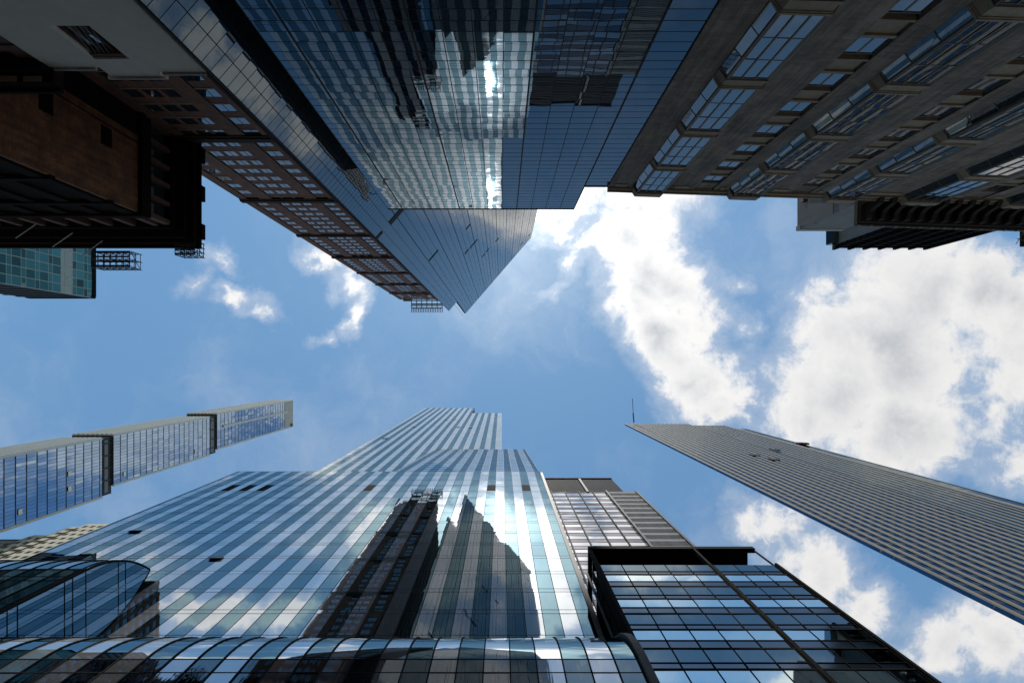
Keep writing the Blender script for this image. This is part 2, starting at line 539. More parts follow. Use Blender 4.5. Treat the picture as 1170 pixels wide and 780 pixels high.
def build_striped_tower():
    t = thing('glass_tower', 'tall glass tower with pale and dark vertical stripes above a curved glass base', 'skyscraper', -16, 22)
    Y1, H1 = 15.5, 88.0
    XL, XE = -37.8, 5.5
    # --- lower block
    fr = Frame(0, Y1, 1, 0)
    xs = stripe_edges(XL, XE)
    zs = floors(GROUND, H1, 3.6, .6)
    mf = stripe_mat(xs)
    c = MB(); c.box(XL + .15, XE - .1, Y1 + .2, 60, GROUND, H1 - .05)
    low = c.build('lower_block', M['core'], t)
    vents = [(-21.3, 41.5), (-25.0, 33.5)]
    louv_x = [-34.3, -31.8, -29.3, -17.5, -2.0, 3.0]
    louv = set()
    for lx in louv_x:
        best = min((i for i in range(len(xs) - 1) if mf(i, 0) == 1), key=lambda i: abs((xs[i] + xs[i + 1]) / 2 - lx))
        louv.add(best)
    rows = [j for j in range(len(zs) - 1) if zs[j] > 74.0 and zs[j + 1] < 79.6]
    p = MB(); p.panels(fr, xs, zs, lambda i, j: None if (i in louv and j in rows) else mf(i, j), tilt=.0015)
    gl = p.build('curtain_wall', [M['pale'], M['teal']], low)
    for i in sorted(louv):
        q = MB()
        z0, z1 = zs[rows[0]], zs[rows[-1] + 1]
        q.fbox(fr, xs[i] + .03, xs[i + 1] - .03, z0, z1, -.18, -.06)
        for z in frange(z0 + .1, z1 - .1, .22):
            q.fbox(fr, xs[i] + .03, xs[i + 1] - .03, z - .03, z + .05, -.06, .02)
        q.build('louvre_panel', M['louvre'], t)
    q = MB(); line_grid(q, fr, xs, zs, w=.045, d1=.006, vw=.04, vd=.012)
    q.build('mullion_grid', M['rib_dark'], low)
    # left return wall
    fl = Frame(XL, 60, 0, -1)
    p = MB(); p.panels(fl, frange(0, 60 - Y1, 1.1), zs, lambda i, j: i % 2, tilt=.002)
    p.build('side_wall', [M['pale'], M['teal']], low)
    # right corner fin
    q = MB(); q.box(XE, XE + .32, Y1 - .05, Y1 + .35, GROUND, H1 - 1); q.box(XE + .05, XE + .2, Y1 + .4, 40, GROUND, H1 - 1)
    q.build('corner_fin', M['rib_grey'], t)
    # --- sloped setback above the lower block
    Y2, H2, XS = 19.6, 140.0, -15.2
    n = 15
    xs2 = stripe_edges(XS, 5.35)
    mf2 = stripe_mat(xs2)
    p = MB(); q = MB()
    prof = []
    for k in range(n + 1):
        f = k / n
        prof.append((Y1 + (Y2 - Y1) * f, H1 - .2 + (H2 - H1 + .2) * f))
    for k in range(n):
        (ya, za), (yb, zb) = prof[k], prof[k + 1]
        for zf0, zf1 in ((0, .17), (.17, 1)):
            y0, z0 = ya + (yb - ya) * zf0, za + (zb - za) * zf0
            y1, z1 = ya + (yb - ya) * zf1, za + (zb - za) * zf1
            for i in range(len(xs2) - 1):
                e = rng.gauss(0, .0012)
                p.quad((xs2[i] + .012, y0, z0 + .01), (xs2[i + 1] - .012, y0, z0 + .01),
                       (xs2[i + 1] - .012, y1 + e, z1 - .01), (xs2[i] + .012, y1 + e, z1 - .01), mf2(i, 0))
            q.box(xs2[0], xs2[-1], y0 - .008, y0 + .08, z0 - .015, z0 + .015)
        for x in xs2:
            q.hexa([(x - .018, ya - .012, za), (x + .018, ya - .012, za), (x + .018, ya + .1, za), (x - .018, ya + .1, za),
                    (x - .018, yb - .012, zb), (x + .018, yb - .012, zb), (x + .018, yb + .1, zb), (x - .018, yb + .1, zb)])
    c = MB()
    c.hexa([(XS + .05, Y1 + .2, H1 - .06), (5.3, Y1 + .2, H1 - .06), (5.3, 60, H1 - .06), (XS + .05, 60, H1 - .06),
            (XS + .05, Y2 + .2, H2 - .1), (5.3, Y2 + .2, H2 - .1), (5.3, 60, H2 - .1), (XS + .05, 60, H2 - .1)])
    sl_ = c.build('sloped_setback', M['core'], t)
    p.build('curtain_wall', [M['pale'], M['teal']], sl_)
    q.build('mullion_grid', M['rib_dark'], sl_)
    # --- upper shaft
    Y3, XA, XB, XC = 22.3, -38.2, -13.3, 0.0
    fr3 = Frame(0, Y3, 1, 0)
    c = MB(); c.box(XA + .1, XB - .1, Y3 + .2, 60, H1 - 1, 306); c.box(XB - .1, XC - .1, Y3 + .21, 59.9, H1 - 1, 275)
    up = c.build('upper_shaft', M['core'], t)
    p = MB(); q = MB()
    P3 = 1.41
    for (a, b, top) in ((XA, XB, 306.3), (XB, XC, 275.2)):
        x3 = stripe_edges(a, b, P3, -.2)
        z3 = floors(H1 - 1, top, 4.1, .7)
        p.panels(fr3, x3, z3, stripe_mat(x3, P3, -.2), tilt=.0022)
        line_grid(q, fr3, x3, z3, w=.04, d1=.006, vw=.04, vd=.012)
    p.build('curtain_wall', [M['pale_sunlit'], M['teal']], up)
    q.build('mullion_grid', M['rib_dark'], up)
    # vents standing open
    def vent(fr_, u, v, y, w, hgt):
        h = y * F_PX / (v - ZV)
        x = (u - ZU) / F_PX * h
        o = MB()
        a, b, z0, z1 = x - w / 2, x + w / 2, h - hgt / 2, h + hgt / 2
        o.hexa([fr_.p(a, z0, .16), fr_.p(b, z0, .16), fr_.p(b, z0, .12), fr_.p(a, z0, .12),
                fr_.p(a, z1, .06), fr_.p(b, z1, .06), fr_.p(b, z1, .02), fr_.p(a, z1, .02)])
        o.fbox(fr_, a, b, z0, z1, -.02, .012)
        o.build('open_vent', M['louvre'], t)
    for (u, v) in ((247, 638), (154, 607)):
        vent(fr, u, v, Y1, 1.0, .55)
    for (u, v) in ((440, 500.5), (474, 487), (510, 479), (519, 479), (523.6, 487.7), (538, 488)):
        vent(fr3, u, v, Y3, 1.3, 2.6)

    # --- curved glass base and its higher left wing
    def waterfall(y0, h0, r, x0, x1, rows, yend, name, edges):
        amax = math.acos(max(-1, 1 - (yend - y0) / r))
        pr = [(y0, z) for z in rows]
        na = 14
        arc = [(y0 + r * (1 - math.cos(amax * k / na)), h0 + r * math.sin(amax * k / na)) for k in range(na + 1)]
        c_ = MB()
        poly = [(y0 + .2, rows[0])] + [(y + .2, z - .12) for y, z in arc] + [(yend + .1, rows[0])]
        i0 = len(poly)
        vs = [(x0 + .05, y, z) for y, z in poly] + [(x1 - .05, y, z) for y, z in poly]
        c_.v = vs
        for k in range(i0):
            k2 = (k + 1) % i0
            c_.f.append((k, i0 + k, i0 + k2, k2)); c_.m.append(0)
        c_.f.append(tuple(range(i0))); c_.f.append(tuple(i0 + k for k in reversed(range(i0)))); c_.m += [0, 0]
        body = c_.build(name, M['core'], t)
        e = edges
        mfe = stripe_mat(e)
        flat = MB(); curve = MB(); rib = MB()
        f_ = Frame(0, y0, 1, 0)
        flat.panels(f_, e, rows, mfe, tilt=.002)
        for i in range(len(e) - 1):
            base = len(curve.v)
            for (y, z) in arc:
                curve.v += [(e[i] + .012, y, z), (e[i + 1] - .012, y, z)]
            for k in range(na):
                a = base + 2 * k
                curve.f.append((a, a + 1, a + 3, a + 2)); curve.m.append(mfe(i, 0))
        flat.build('glass_wall', [M['pale_pod'], M['teal_pod']], body)
        curve.build('curved_glass', [M['pale'], M['teal']], body, smooth=True)
        full = [(y0, rows[0])] + arc
        for x in e:
            for k in range(len(full) - 1):
                (ya, za), (yb, zb) = full[k], full[k + 1]
                rib.hexa([(x - .024, ya - .05, za), (x + .024, ya - .05, za), (x + .035, ya + .1, za), (x - .035, ya + .1, za),
                          (x - .024, yb - .05, zb + .03), (x + .024, yb - .05, zb + .03), (x + .035, yb + .1, zb), (x - .035, yb + .1, zb)])
        for z in rows[1:]:
            rib.fbox(f_, e[0], e[-1], z - .022, z + .022, -.08, .015)
        rib.build('rib', M['rib_dark'], body)
        return body, arc

    Yp, Hp, Rp = 12.3, 26.0, 9.3
    ep = stripe_edges(-75, 5.65)
    rows = [GROUND, 4.0, 8.6, 9.5, 14.0, 14.9, 19.4, 20.3, 24.85, 25.7, 26.0]
    rows = [GROUND, 4.0, 8.6, 9.5, 14.0, 14.9, 19.4, 20.3, 24.4, 25.5]
    body, arc = waterfall(Yp, 25.5, Rp, -75, 5.65, rows, 15.4, 'podium', ep)
    q = MB()
    full = [(Yp, GROUND)] + arc
    for k in range(len(full) - 1):
        (ya, za), (yb, zb) = full[k], full[k + 1]
        q.hexa([(5.68, ya - .2, za), (6.02, ya - .2, za), (6.02, ya + 1.2, za), (5.68, ya + 1.2, za),
                (5.68, yb - .2, zb + .1), (6.02, yb - .2, zb + .1), (6.02, yb + 1.2, zb), (5.68, yb + 1.2, zb)])
    q.build('end_trim', M['rib_grey'], body)

    Yw, Xw = 13.1, -26.4
    ew = stripe_edges(-75, Xw)
    rw = [25, 28.4, 29.1, 32.7, 33.4, 37.0, 37.7, 38.9]
    body, arc = waterfall(Yw, 38.9, 11.9, -75, Xw, rw, 15.45, 'curved_wing', ew)
    # glazed end wall with the curved outline
    p = MB()
    y_edges = [13.1, 13.7, 14.3, 14.9, 15.48]
    def top_at(y):
        return 38.9 + 11.9 * math.sin(math.acos(max(-1, 1 - (y - 13.1) / 11.9)))
    fe = Frame(Xw, 0, 0, 1)
    p.panels(fe, y_edges, rw, 0, d=.01, tilt=.001)
    for i in range(len(y_edges) - 1):
        a, b = y_edges[i], y_edges[i + 1]
        nn = 5
        for k in range(nn):
            ya, yb = a + (b - a) * k / nn, a + (b - a) * (k + 1) / nn
            p.quad((Xw + .01, ya, 38.9), (Xw + .01, yb, 38.9), (Xw + .01, yb, top_at(yb)), (Xw + .01, ya, top_at(ya)))
    p.build('end_wall', M['wing_glass'], body)
    q = MB()
    for z in rw + [42.2, 43.0]:
        ys = 13.1 if z <= 38.9 else 13.1 + 11.9 * (1 - math.cos(math.asin((z - 38.9) / 11.9)))
        q.box(Xw, Xw + .035, ys + .03, 15.45, z - .02, z + .02)
    for (ya, za), (yb, zb) in zip(arc[:-1], arc[1:]):
        q.bar((Xw + .02, ya, za - .03), (Xw + .02, yb, zb - .03), .045)
    q.box(Xw, Xw + .09, 13.0, 13.14, 25, 38.9)
    q.build('end_trim', M['rib_dark'], body)


build_striped_tower()

# ------------------------------------------------------------------ black framed office block
def build_black_block():
    Y, XL, XM, XR_, H = 13.0, 6.12, 13.5, 17.8, 43.5
    t = thing('office_block', 'black framed office block with open roof storey, standing right of the striped tower', 'office building', 12, 13)
    fr = Frame(0, Y, 1, 0)
    xs = [XL + .22 + (XM - .16 - XL - .22) * k / 5 for k in range(6)]
    xs2 = [XM + .16 + (XR_ - .18 - XM - .16) * k / 3 for k in range(4)]
    c = MB(); c.box(XL + .1, XR_ - .06, Y + .25, 40, GROUND, 39.6)
    body = c.build('wall', M['bb_frame'], t)
    # open roof storey: beam, corner posts, recessed glass band
    q = MB()
    q.box(XL, XR_, Y - .02, Y + .3, 43.0, 43.5)
    q.box(XL, XL + .25, Y + .3, 30, 43.0, 43.5)
    q.box(XL, XL + .22, Y, Y + .28, 39.6, 43.01)
    q.box(XM - .08, XM + .08, Y - .03, Y + .25, 39.6, 43.01)
    q.bar((XR_ - .12, Y + .1, 39.6), (XR_ - .12, Y + .1, 42.8), .07)
    q.box(XL + .6, 17.25, Y + 1.6, 30, 39.6, 43.3); q.box(XL + .3, 17.3, Y + .31, Y + 1.6, 43.05, 43.3)
    q.build('roof_frame', M['bb_frame'], t)
    fb = Frame(0, Y + 1.58, 1, 0)
    p = MB(); p.panels(fb, frange(XL + .8, 17.0, 1.3), [40.2, 41.2], 0, tilt=.02, gap=.12)
    p.build('roof_glazing', M['win_sky'], t)
    # −X flank: black panels with slots
    q = MB()
    q.box(XL, XL + .1, Y, Y + .5, GROUND, 39.62)
    q.box(XL + .02, XL + .1, Y + .5, 40, GROUND, 39.62)
    for k in range(9):
        q.box(XL - .03, XL + .05, Y + .9, Y + 1.5, 20 + k * 2.4, 21.9 + k * 2.4)
    q.build('flank_panel', M['bb_frame'], t)
    q = MB(); q.bar((XL - .1, Y + 1.75, GROUND), (XL - .1, Y + 1.75, 43), .09)
    q.build('downpipe', M['rib_grey'], t)
    q = MB(); q.fbox(fr, XM - .09, XM + .09, GROUND, 39.6, -.2, .05); q.fbox(fr, XM - .03, XM + .03, GROUND, 39.6, .05, .07)
    q.fbox(fr, XL - .01, XL + .2, GROUND, 39.6, -.2, .12); q.fbox(fr, XR_ - .16, XR_, GROUND, 39.6, -.2, .12)
    q.build('pilaster', M['bb_frame'], t)
    # floors: bright sheet, spandrel, dim sheet, spandrel
    top = 39.55
    grid = MB(); span = MB()
    spec = []
    k = 0
    while top - k * 3.9 > GROUND + 4:
        z = top - k * 3.9
        spec += [('bb_dim', z - 1.2, z), ('span', z - 1.75, z - 1.2), ('bb_bright', z - 2.95, z - 1.9), ('span', z - 3.75, z - 2.95)]
        grid.fbox(fr, XL + .2, XR_ - .16, z - 1.86, z - 1.75, -.2, .03)
        grid.fbox(fr, XL + .2, XR_ - .16, z - 3.86, z - 3.75, -.2, .03)
        k += 1
    for e in (xs, xs2):
        for x in e:
            grid.fbox(fr, x - .022, x + .022, GROUND, 39.5, -.2, .02)
        for (kind, z0, z1) in spec:
            if kind == 'span':
                sq = MB(); sq.panel(fr, e[0], e[-1], z0, z1, -.02, 0, .0006)
                sq.build('spandrel', M['bb_span'], body)
                grid.fbox(fr, e[0], e[-1], z1 - .02, z1 + .02, -.1, .012)
                continue
            for i in range(len(e) - 1):
                if z0 > 20.5:
                    w = MB(); w.panel(fr, e[i] + .04, e[i + 1] - .04, z0 + .01, z1 - .01, .0, 0, .003)
                    w.build('window', M[kind], t)
                else:
                    span.panel(fr, e[i] + .05, e[i + 1] - .05, z0 + .02, z1 - .02, -.03, 0, .003)
    span.build('lower_glazing', M['bb_dim'], body)
    grid.build('mullion_grid', M['bb_frame'], body)


build_black_block()

# ------------------------------------------------------------------ grey banded tower behind it
def build_grey_tower():
    Y, XL, XM, XR_, H = 25.8, 4.5, 21.0, 26.8, 123.0
    t = thing('office_tower', 'grey banded office tower with a flat dark crown, rising behind the black framed block', 'skyscraper', 15, 30)
    fr = Frame(0, Y, 1, 0)
    c = MB(); c.box(XL, XR_, Y + .15, 55, GROUND, H - .1)
    body = c.build('wall', M['core'], t)
    zs = [H]
    z = H
    k = 0
    while z > 20:
        z -= (1.55, 1.75)[k % 2]
        zs.insert(0, z); k += 1
    n = len(zs) - 1
    cols = frange(XL, XM, 2.75)
    p = MB(); p.panels(fr, cols, zs, lambda i, j: (n - j) % 2, tilt=.006)
    p.build('curtain_wall', [M['gt_a'], M['gt_b']], body)
    q = MB(); line_grid(q, fr, cols, zs, w=.08, d1=.03, vw=.16, vd=.16)
    q.build('mullion_grid', M['rib_dark'], body)
    q = MB()
    q.fbox(fr, XM, XR_, GROUND, H, -.3, .0)
    for j in range(n):
        if (n - j) % 2:
            q.fbox(fr, XM + .1, XR_, zs[j] + .25, zs[j + 1] - .2, 0, .05)
    for z in frange(20, H, .55):
        q.fbox(fr, XM + .1, XR_, z - .06, z + .06, 0, .06)
    q.build('louvre_bay', M['gt_metal'], t)
    q = MB(); q.fbox(fr, XM - .2, XM + .12, GROUND, H, -.1, .35); q.fbox(fr, XR_ - .02, XR_ + .35, GROUND, H, -.1, .3)
    q.build('pilaster', M['rib_grey'], t)
    q = MB(); q.box(XL, 16.9, Y + .02, 50, H - .12, 137); q.box(17.9, 24.6, Y + .03, 50, H - .12, 137.2)
    q.box(16.9, 17.9, Y + .9, 50, H - .12, 136)
    q.box(XL, 24.6, Y - .2, 50.1, 136.9, 137.4)
    for z in frange(H + .6, 136, 1.1):
        q.box(XL, 16.85, Y - .03, Y + .03, z, z + .12); q.box(18, 24.55, Y - .02, Y + .04, z, z + .12)
    q.build('crown', M['gt_crown'], t)
    q = MB(); q.box(17.1, 17.6, Y - .15, Y + 1.0, H - .1, 137.3)
    q.build('crown_fin', M['rib_grey'], t)


build_grey_tower()

# ------------------------------------------------------------------ slim blue tower at the left
def build_slim_tower():
    X0 = -160.0
    t = thing('slim_tower', 'very tall slim blue glass tower with two dark plant-level gaps and a pale stone edge', 'skyscraper', -168, 40)
    segs = [(GROUND, 245.5, 29.9, 54.0, 0.0), (252.5, 336.0, 29.3, 50.6, -.0), (344.5, 470.0, 28.2, 48.6, 0.0)]
    D = 17.0
    for si, (z0, z1, y0, y1, off) in enumerate(segs):
        c = MB(); c.box(X0 - D, X0 - .3, y0 + .3, y1 - .3, z0, z1)
        body = c.build('shaft', M['core'], t)
        fr = Frame(X0, y0, 0, 1)
        L = y1 - y0
        top_glass = z1 if si < 2 else 452.0
        zs = [z0 if z0 > 0 else 150.0]
        while zs[-1] < top_glass - 4.8:
            zs.append(zs[-1] + 4.7)
        zs.append(top_glass)
        zs = ([GROUND] if si == 0 else []) + zs
        ss = frange(.6, L - .9, 1.25)
        p = MB(); p.panels(fr, ss, zs, 0, tilt=.006)
        p.build('curtain_wall', M['st_glass'], body)
        q = MB()
        for z in zs:
            q.fbox(fr, ss[0], ss[-1], z - .2, z + .2, -.1, .06)
        q.build('floor_band', M['rib_dark'], body)
        q = MB()
        for s in ss:
            q.fbox(fr, s - .05, s + .05, zs[0], zs[-1], -.1, .08)
        q.build('mullion_grid', M['rib_grey'], body)
        q = MB()
        q.fbox(fr, L - .9, L, z0, z1, -.3, .2)
        q.fbox(fr, 0, .6, z0, z1, -.3, .2)
        fy = Frame(X0 - D, y0, 1, 0)
        q.fbox(fy, 0, D - .3, z0, z1, -.3, 0)
        for k in range(9):
            q.fbox(fy, .3 + k * 1.95, 1.1 + k * 1.95, z0, z1, 0, .35)
        q.build('stone_edge', M['st_stone'], body)
        if si == 2:
            q = MB()
            q.fbox(fr, .6, L - .9, 452, 470, -.3, -.05)
            for z in frange(453, 469.4, 1.5):
                q.fbox(fr, .5, L - .8, z - .4, z + .4, -.05, .2)
            q.build('crown_louvre', M['st_stone'], body)
            q = MB(); q.fbox(fr, 7.3, 8.6, 352, 458, -.1, .5)
            q.build('stone_strip', M['st_stone'], body)
            q = MB(); q.fbox(fr, L - 3.1, L - .8, 463.5, 468.5, 0, .4)
            q.build('dark_opening', M['st_dark'], body)
    for (z0, z1, y0, y1) in ((245.5, 252.5, 30.2, 53.5), (336, 344.5, 29.5, 50.2)):
        q = MB(); q.box(X0 - D + .8, X0 - .9, y0, y1, z0 - .1, z1 + .1)
        fr = Frame(X0 - .9, y0, 0, 1)
        for k in range(4):
            q.fbox(fr, 2 + k * 5, 2.6 + k * 5, z0, z1, 0, .4)
        q.build('plant_level', M['st_dark'], t)
        q = MB(); q.fbox(fr, 1.0, y1 - y0 - 1, z0 + 2.4, z1 - 2.4, -.1, .25)
        q.build('plant_screen', M['rib_grey'], t)
    w = MB(); fr = Frame(X0, 0, 0, 1)
    for (u, v) in ((22.5, 584.5), (142, 541), (79, 541), (79, 558), (223, 515.5)):
        h = -X0 * F_PX / (ZU - u); y = (v - ZV) / F_PX * h
        w.panel(fr, y - .9, y + .9, h - .8, h + .8, .25, 0, .02)
    w.build('tilted_window', M['lat_cream'], t)


build_slim_tower()

# ------------------------------------------------------------------ tower of stone ribs at the right
def build_ribbed_tower():
    t = thing('ribbed_tower', 'tall tower of close vertical stone ribs with a thin mast at its roof corner', 'skyscraper', 72, 32)
    K = 1.5
    Y = 25.0 * K
    parts = [(51.0 * K, 77.0 * K, 253.5 * K, Y, 15, 'ribbed_face'), (77.4 * K, 90.6 * K, 250.0 * K, Y + .45, 8, 'stepped_bay'), (90.6 * K, 94.8 * K, 238.0 * K, Y + .6, 1, 'outer_bay')]
    for (x0, x1, h, y, n, nm) in parts:
        c = MB(); c.prism([(x0, y + .5), (x1, y + .5), (x1 + 10, y + 14), (x0 + 12, y + 6.0)], GROUND, h - .6)
        body = c.build(nm, M['core'], t)
        fr = Frame(x0, y, 1, 0)
        L = x1 - x0
        pt = L / n
        zs = floors(GROUND, h - 1.5, 3.9, 1.5)
        gl = MB(); rb = MB(); sp = MB()
        for k in range(n):
            a, b = k * pt + pt * .42, (k + 1) * pt
            for j in range(len(zs) - 1):
                if j % 2 == 0 and nm == 'ribbed_face':
                    sp.fbox(fr, a, b, zs[j], zs[j + 1] - .02, -.5, -.05)
                else:
                    gl.panel(fr, a, b, zs[j] + .02, zs[j + 1] - .02, -.06, 0, .004)
            rb.fbox(fr, k * pt, k * pt + pt * .42, GROUND, h, -.5, .05)
            rb.fbox(fr, k * pt + pt * .12, k * pt + pt * .2, GROUND, h - .3, .05, .09)
        rb.fbox(fr, L - .28, L + .1, GROUND, h, -.5, .07)
        rb.fbox(fr, 0, L, h - 1.5, h - .2, -.5, .03)
        gl.build('strip_glazing', M['rt_glass'] if nm == 'ribbed_face' else M['bb_dim'], body)
        rb.build('stone_rib', M['rt_stone'], body)
        if sp.f:
            sp.build('spandrel', M['rt_span'], body)
    # blue glass corner strip
    fr = Frame(51.0 * K - .01, 25.55 * K, 0, -1)
    p = MB(); p.panels(fr, [0, .55 * K - .05], floors(GROUND, 252 * K, 3.9, 3.2), 0, tilt=.004)
    p.build('corner_glazing', M['rt_glass'], t)
    q = MB(); q.prism([(51.0 * K, 25.54 * K), (51.3 * K, 25.4 * K), (88 * K, 42.6 * K), (87 * K, 42.8 * K)], GROUND, 252.8 * K); q.build('flank_wall', M['rt_stone'], t)
    HT = 253.5 * K
    x, y = at(724, 481, HT)
    x2, y2 = at(722.5, 455, HT + 1.5)
    q = MB(); q.bar((x, y + 1, HT - .5), (x2, y2, HT + 1.5), .17); q.bar((x, y + .6, HT - .7), ((x + x2) / 2, (y + y2) / 2 + 2, HT + .5), .36)
    q.build('mast', M['st_dark'], t)
    q = MB(); q.box(93.2 * K, 95.4 * K, Y - .1, Y + 1.0, 192 * K, 194 * K); q.box(94.0 * K, 95.6 * K, Y - .4, Y + .4, 190.2 * K, 191.9 * K)
    q.build('cleaning_cradle', M['st_dark'], t)
    for (u, v) in ((885, 514), (884, 525), (862, 520)):
        h = Y * F_PX / (v - ZV); xx = (u - ZU) / F_PX * h
        q = MB(); q.box(xx - 1.6, xx + 1.6, Y - .4, Y - .1, h - 2.0, h + 2.0)
        q.build('dark_opening', M['st_dark'], t)


build_ribbed_tower()

# ------------------------------------------------------------------ cream grid block behind the striped tower
def build_lattice_block():
    Y = 60.0
    t = thing('cream_block', 'cream grid-fronted block showing past the left edge of the striped tower', 'building', -150, 66)
    c = MB(); c.box(-185, -143.9, Y + .8, 85, GROUND, 212)
    c.build('wall', M['st_dark'], t)
    fr = Frame(0, Y, 1, 0)
    q = MB(); b = MB()
    for (x0, x1, h) in ((-154.6, -143.8, 228), (-158.2, -154.7, 224), (-163.5, -158.4, 213), (-171, -163.7, 206), (-185, -171.2, 200)):
        b.box(x0 + .3, x1 - .3, Y + .12, Y + 9, 100, h - .5)
        xs = frange(x0, x1, 2.6)
        for x in xs:
            q.fbox(fr, x - .55, x + .55, 100, h, -1.0, 0)
        for z in frange(101, h, 5.0):
            q.fbox(fr, x0, x1, z - 1.35, z + 1.35, -.99, -.02)
    b.build('recessed_glazing', M['st_dark'], t)
    q.build('concrete_grid', M['lat_cream'], t)


build_lattice_block()

# ------------------------------------------------------------------ dark blue mirror tower (diagonal face, street block, wing)
KX, KY = -15.9, -15.9
RX, RY = 10.97, -47.0
YB = -16.0


def build_mirror_tower():
    t = thing('mirror_tower', 'dark blue mirror glass tower with a knife-edged diagonal face behind a flat street block', 'skyscraper', -5, -30)
    HM, HK = 230.0, 185.5
    # diagonal face: outward normal to the right and towards the street
    dx, dy = KX - RX, KY - RY
    L = math.hypot(dx, dy)
    fr = Frame(RX, RY, dx, dy)       # runs from the rear edge to the knife edge
    # outward normal of Frame = run x up
    c = MB()
    inn = .2
    def off(s, d):
        q = fr.p(s, 0, d); return (q[0], q[1])
    tri = [off(.1, -inn), off(L - .45, -inn), (KX + .1, KY - .6), (KX + .1, RY)]
    c.prism(tri, GROUND, HK)
    tri2 = [off(.1, -inn - .01), off(L - 3.4, -inn - .01), (KX + 2.6, RY + .1)]
    c.prism(tri2, HK, HM - .3)
    shaft = c.build('diagonal_shaft', M['black_granite'], t)
    ROW = 1.0
    cols = [L - 1.25 * k for k in range(int(L / 1.25) + 1)][::-1]
    if cols[0] > .3:
        cols = [0.0] + cols
    p = MB(); q = MB()
    zk = frange(GROUND, HK, ROW)
    p.panels(fr, cols, zk, 0, tilt=.0016, gap=.01)
    up = [s for s in cols if s <= L - 2.6]
    zu = frange(HK, HM, ROW)
    p.panels(fr, up, zu, 0, tilt=.0016, gap=.01)
    cw = p.build('diagonal_glazing', M['diag_glass'], shaft)
    for i, s in enumerate(cols):
        heavy = (len(cols) - 1 - i) % 3 == 0
        w = .11 if heavy else .05
        q.fbox(fr, s - w / 2, s + w / 2, GROUND, HM if s <= L - 2.5 else HK, -.1, .03 if heavy else .012)
    for z in zk + zu[1:]:
        q.fbox(fr, 0, L if z <= HK else up[-1], z - .018, z + .018, -.104, .008)
    q.fbox(fr, L - .05, L + .06, GROUND, HK, -.3, .05)
    q.build('mullion_grid', M['black_joint'], shaft)
    # left return of the knife edge
    fl = Frame(KX, RY, 0, 1)
    # a few darker sashes
    nx, ny = fr.n
    for (u, v, w) in ((455, 244, 3.4), (535, 259, 1.4), (541, 278.7, 2.6), (533.3, 287.4, 1.4), (495.4, 291.8, 2.6), (552.3, 291.8, 1.4),
                      (568, 274, 1.3), (596, 278.5, 1.4), (605, 268, 1.2), (433, 269, 1.3), (557, 286, 1.2)):
        ex, ey = (u - ZU) / F_PX, (v - ZV) / F_PX
        h = (nx * KX + ny * KY) / (nx * ex + ny * ey)
        sx = (h * ex - RX) * fr.t[0] + (h * ey - RY) * fr.t[1]
        big = 1.6 if w > 3 else 1.0
        o = MB(); o.fbox(fr, sx - w / 2, sx + w / 2, h - .5 * big, h + .5 * big, -.05, .05)
        o.build('open_sash', M['black_joint'], t)
    # street block
    HB, HW = 63.6, 55.5
    XBL, XBR, XW = -11.76, 7.5, 9.58
    c = MB(); c.box(XBL + .06, XBR - .1, -46, YB - .2, GROUND, HB - .1); c.box(XBR - .1, XW - .05, -46, YB - .21, GROUND, HW - .1)
    blk = c.build('street_block', M['black_granite'], t)
    fb = Frame(XW, YB, -1, 0)        # faces the street
    cb = [0, XW - XBR] + [XW - XBR + (XBR - XBL) * k / 13 for k in range(1, 14)]
    zb = frange(GROUND, HB, .94)
    zw = [z for z in zb if z < HW] + [HW]
    p = MB(); q = MB()
    p.panels(fb, cb[:2], zw, 0, tilt=.0016, gap=.01)
    p.panels(fb, cb[1:], zb, 0, tilt=.0016, gap=.01)
    p.build('street_glazing', M['black_glass'], blk)
    for i, s in enumerate(cb):
        heavy = i % 4 == 1
        w = .10 if heavy else .045
        q.fbox(fb, s - w / 2, s + w / 2, GROUND, HW if i == 0 else HB, -.1, .03 if heavy else .012)
    for z in zb:
        q.fbox(fb, 0 if z < HW else cb[1], cb[-1], z - .018, z + .018, -.104, .008)
    q.fbox(fb, cb[1] - .04, cb[-1] + .02, HB - .12, HB + .05, -.2, .05)
    q.fbox(fb, -.02, cb[1], HW - .12, HW + .05, -.2, .05)
    q.build('mullion_grid', M['black_joint'], blk)
    q = MB(); q.box(XBL - .03, XBL + .06, -40, YB - .02, GROUND, HB)
    q.build('dark_side_panel', M['black_granite'], blk)  # glass side drawn as a black panel, its dark reflection put into the colour


build_mirror_tower()

# ------------------------------------------------------------------ grey brick building with stacked bay windows
def copy_tree(o, parent):
    c = o.copy()
    COL.objects.link(c)
    c.parent = parent
    c.matrix_parent_inverse = o.matrix_parent_inverse.copy()
    for ch in list(o.children):
        d = ch.copy()
        COL.objects.link(d)
        d.parent = c
    return c


TL = (.99948, .0322)


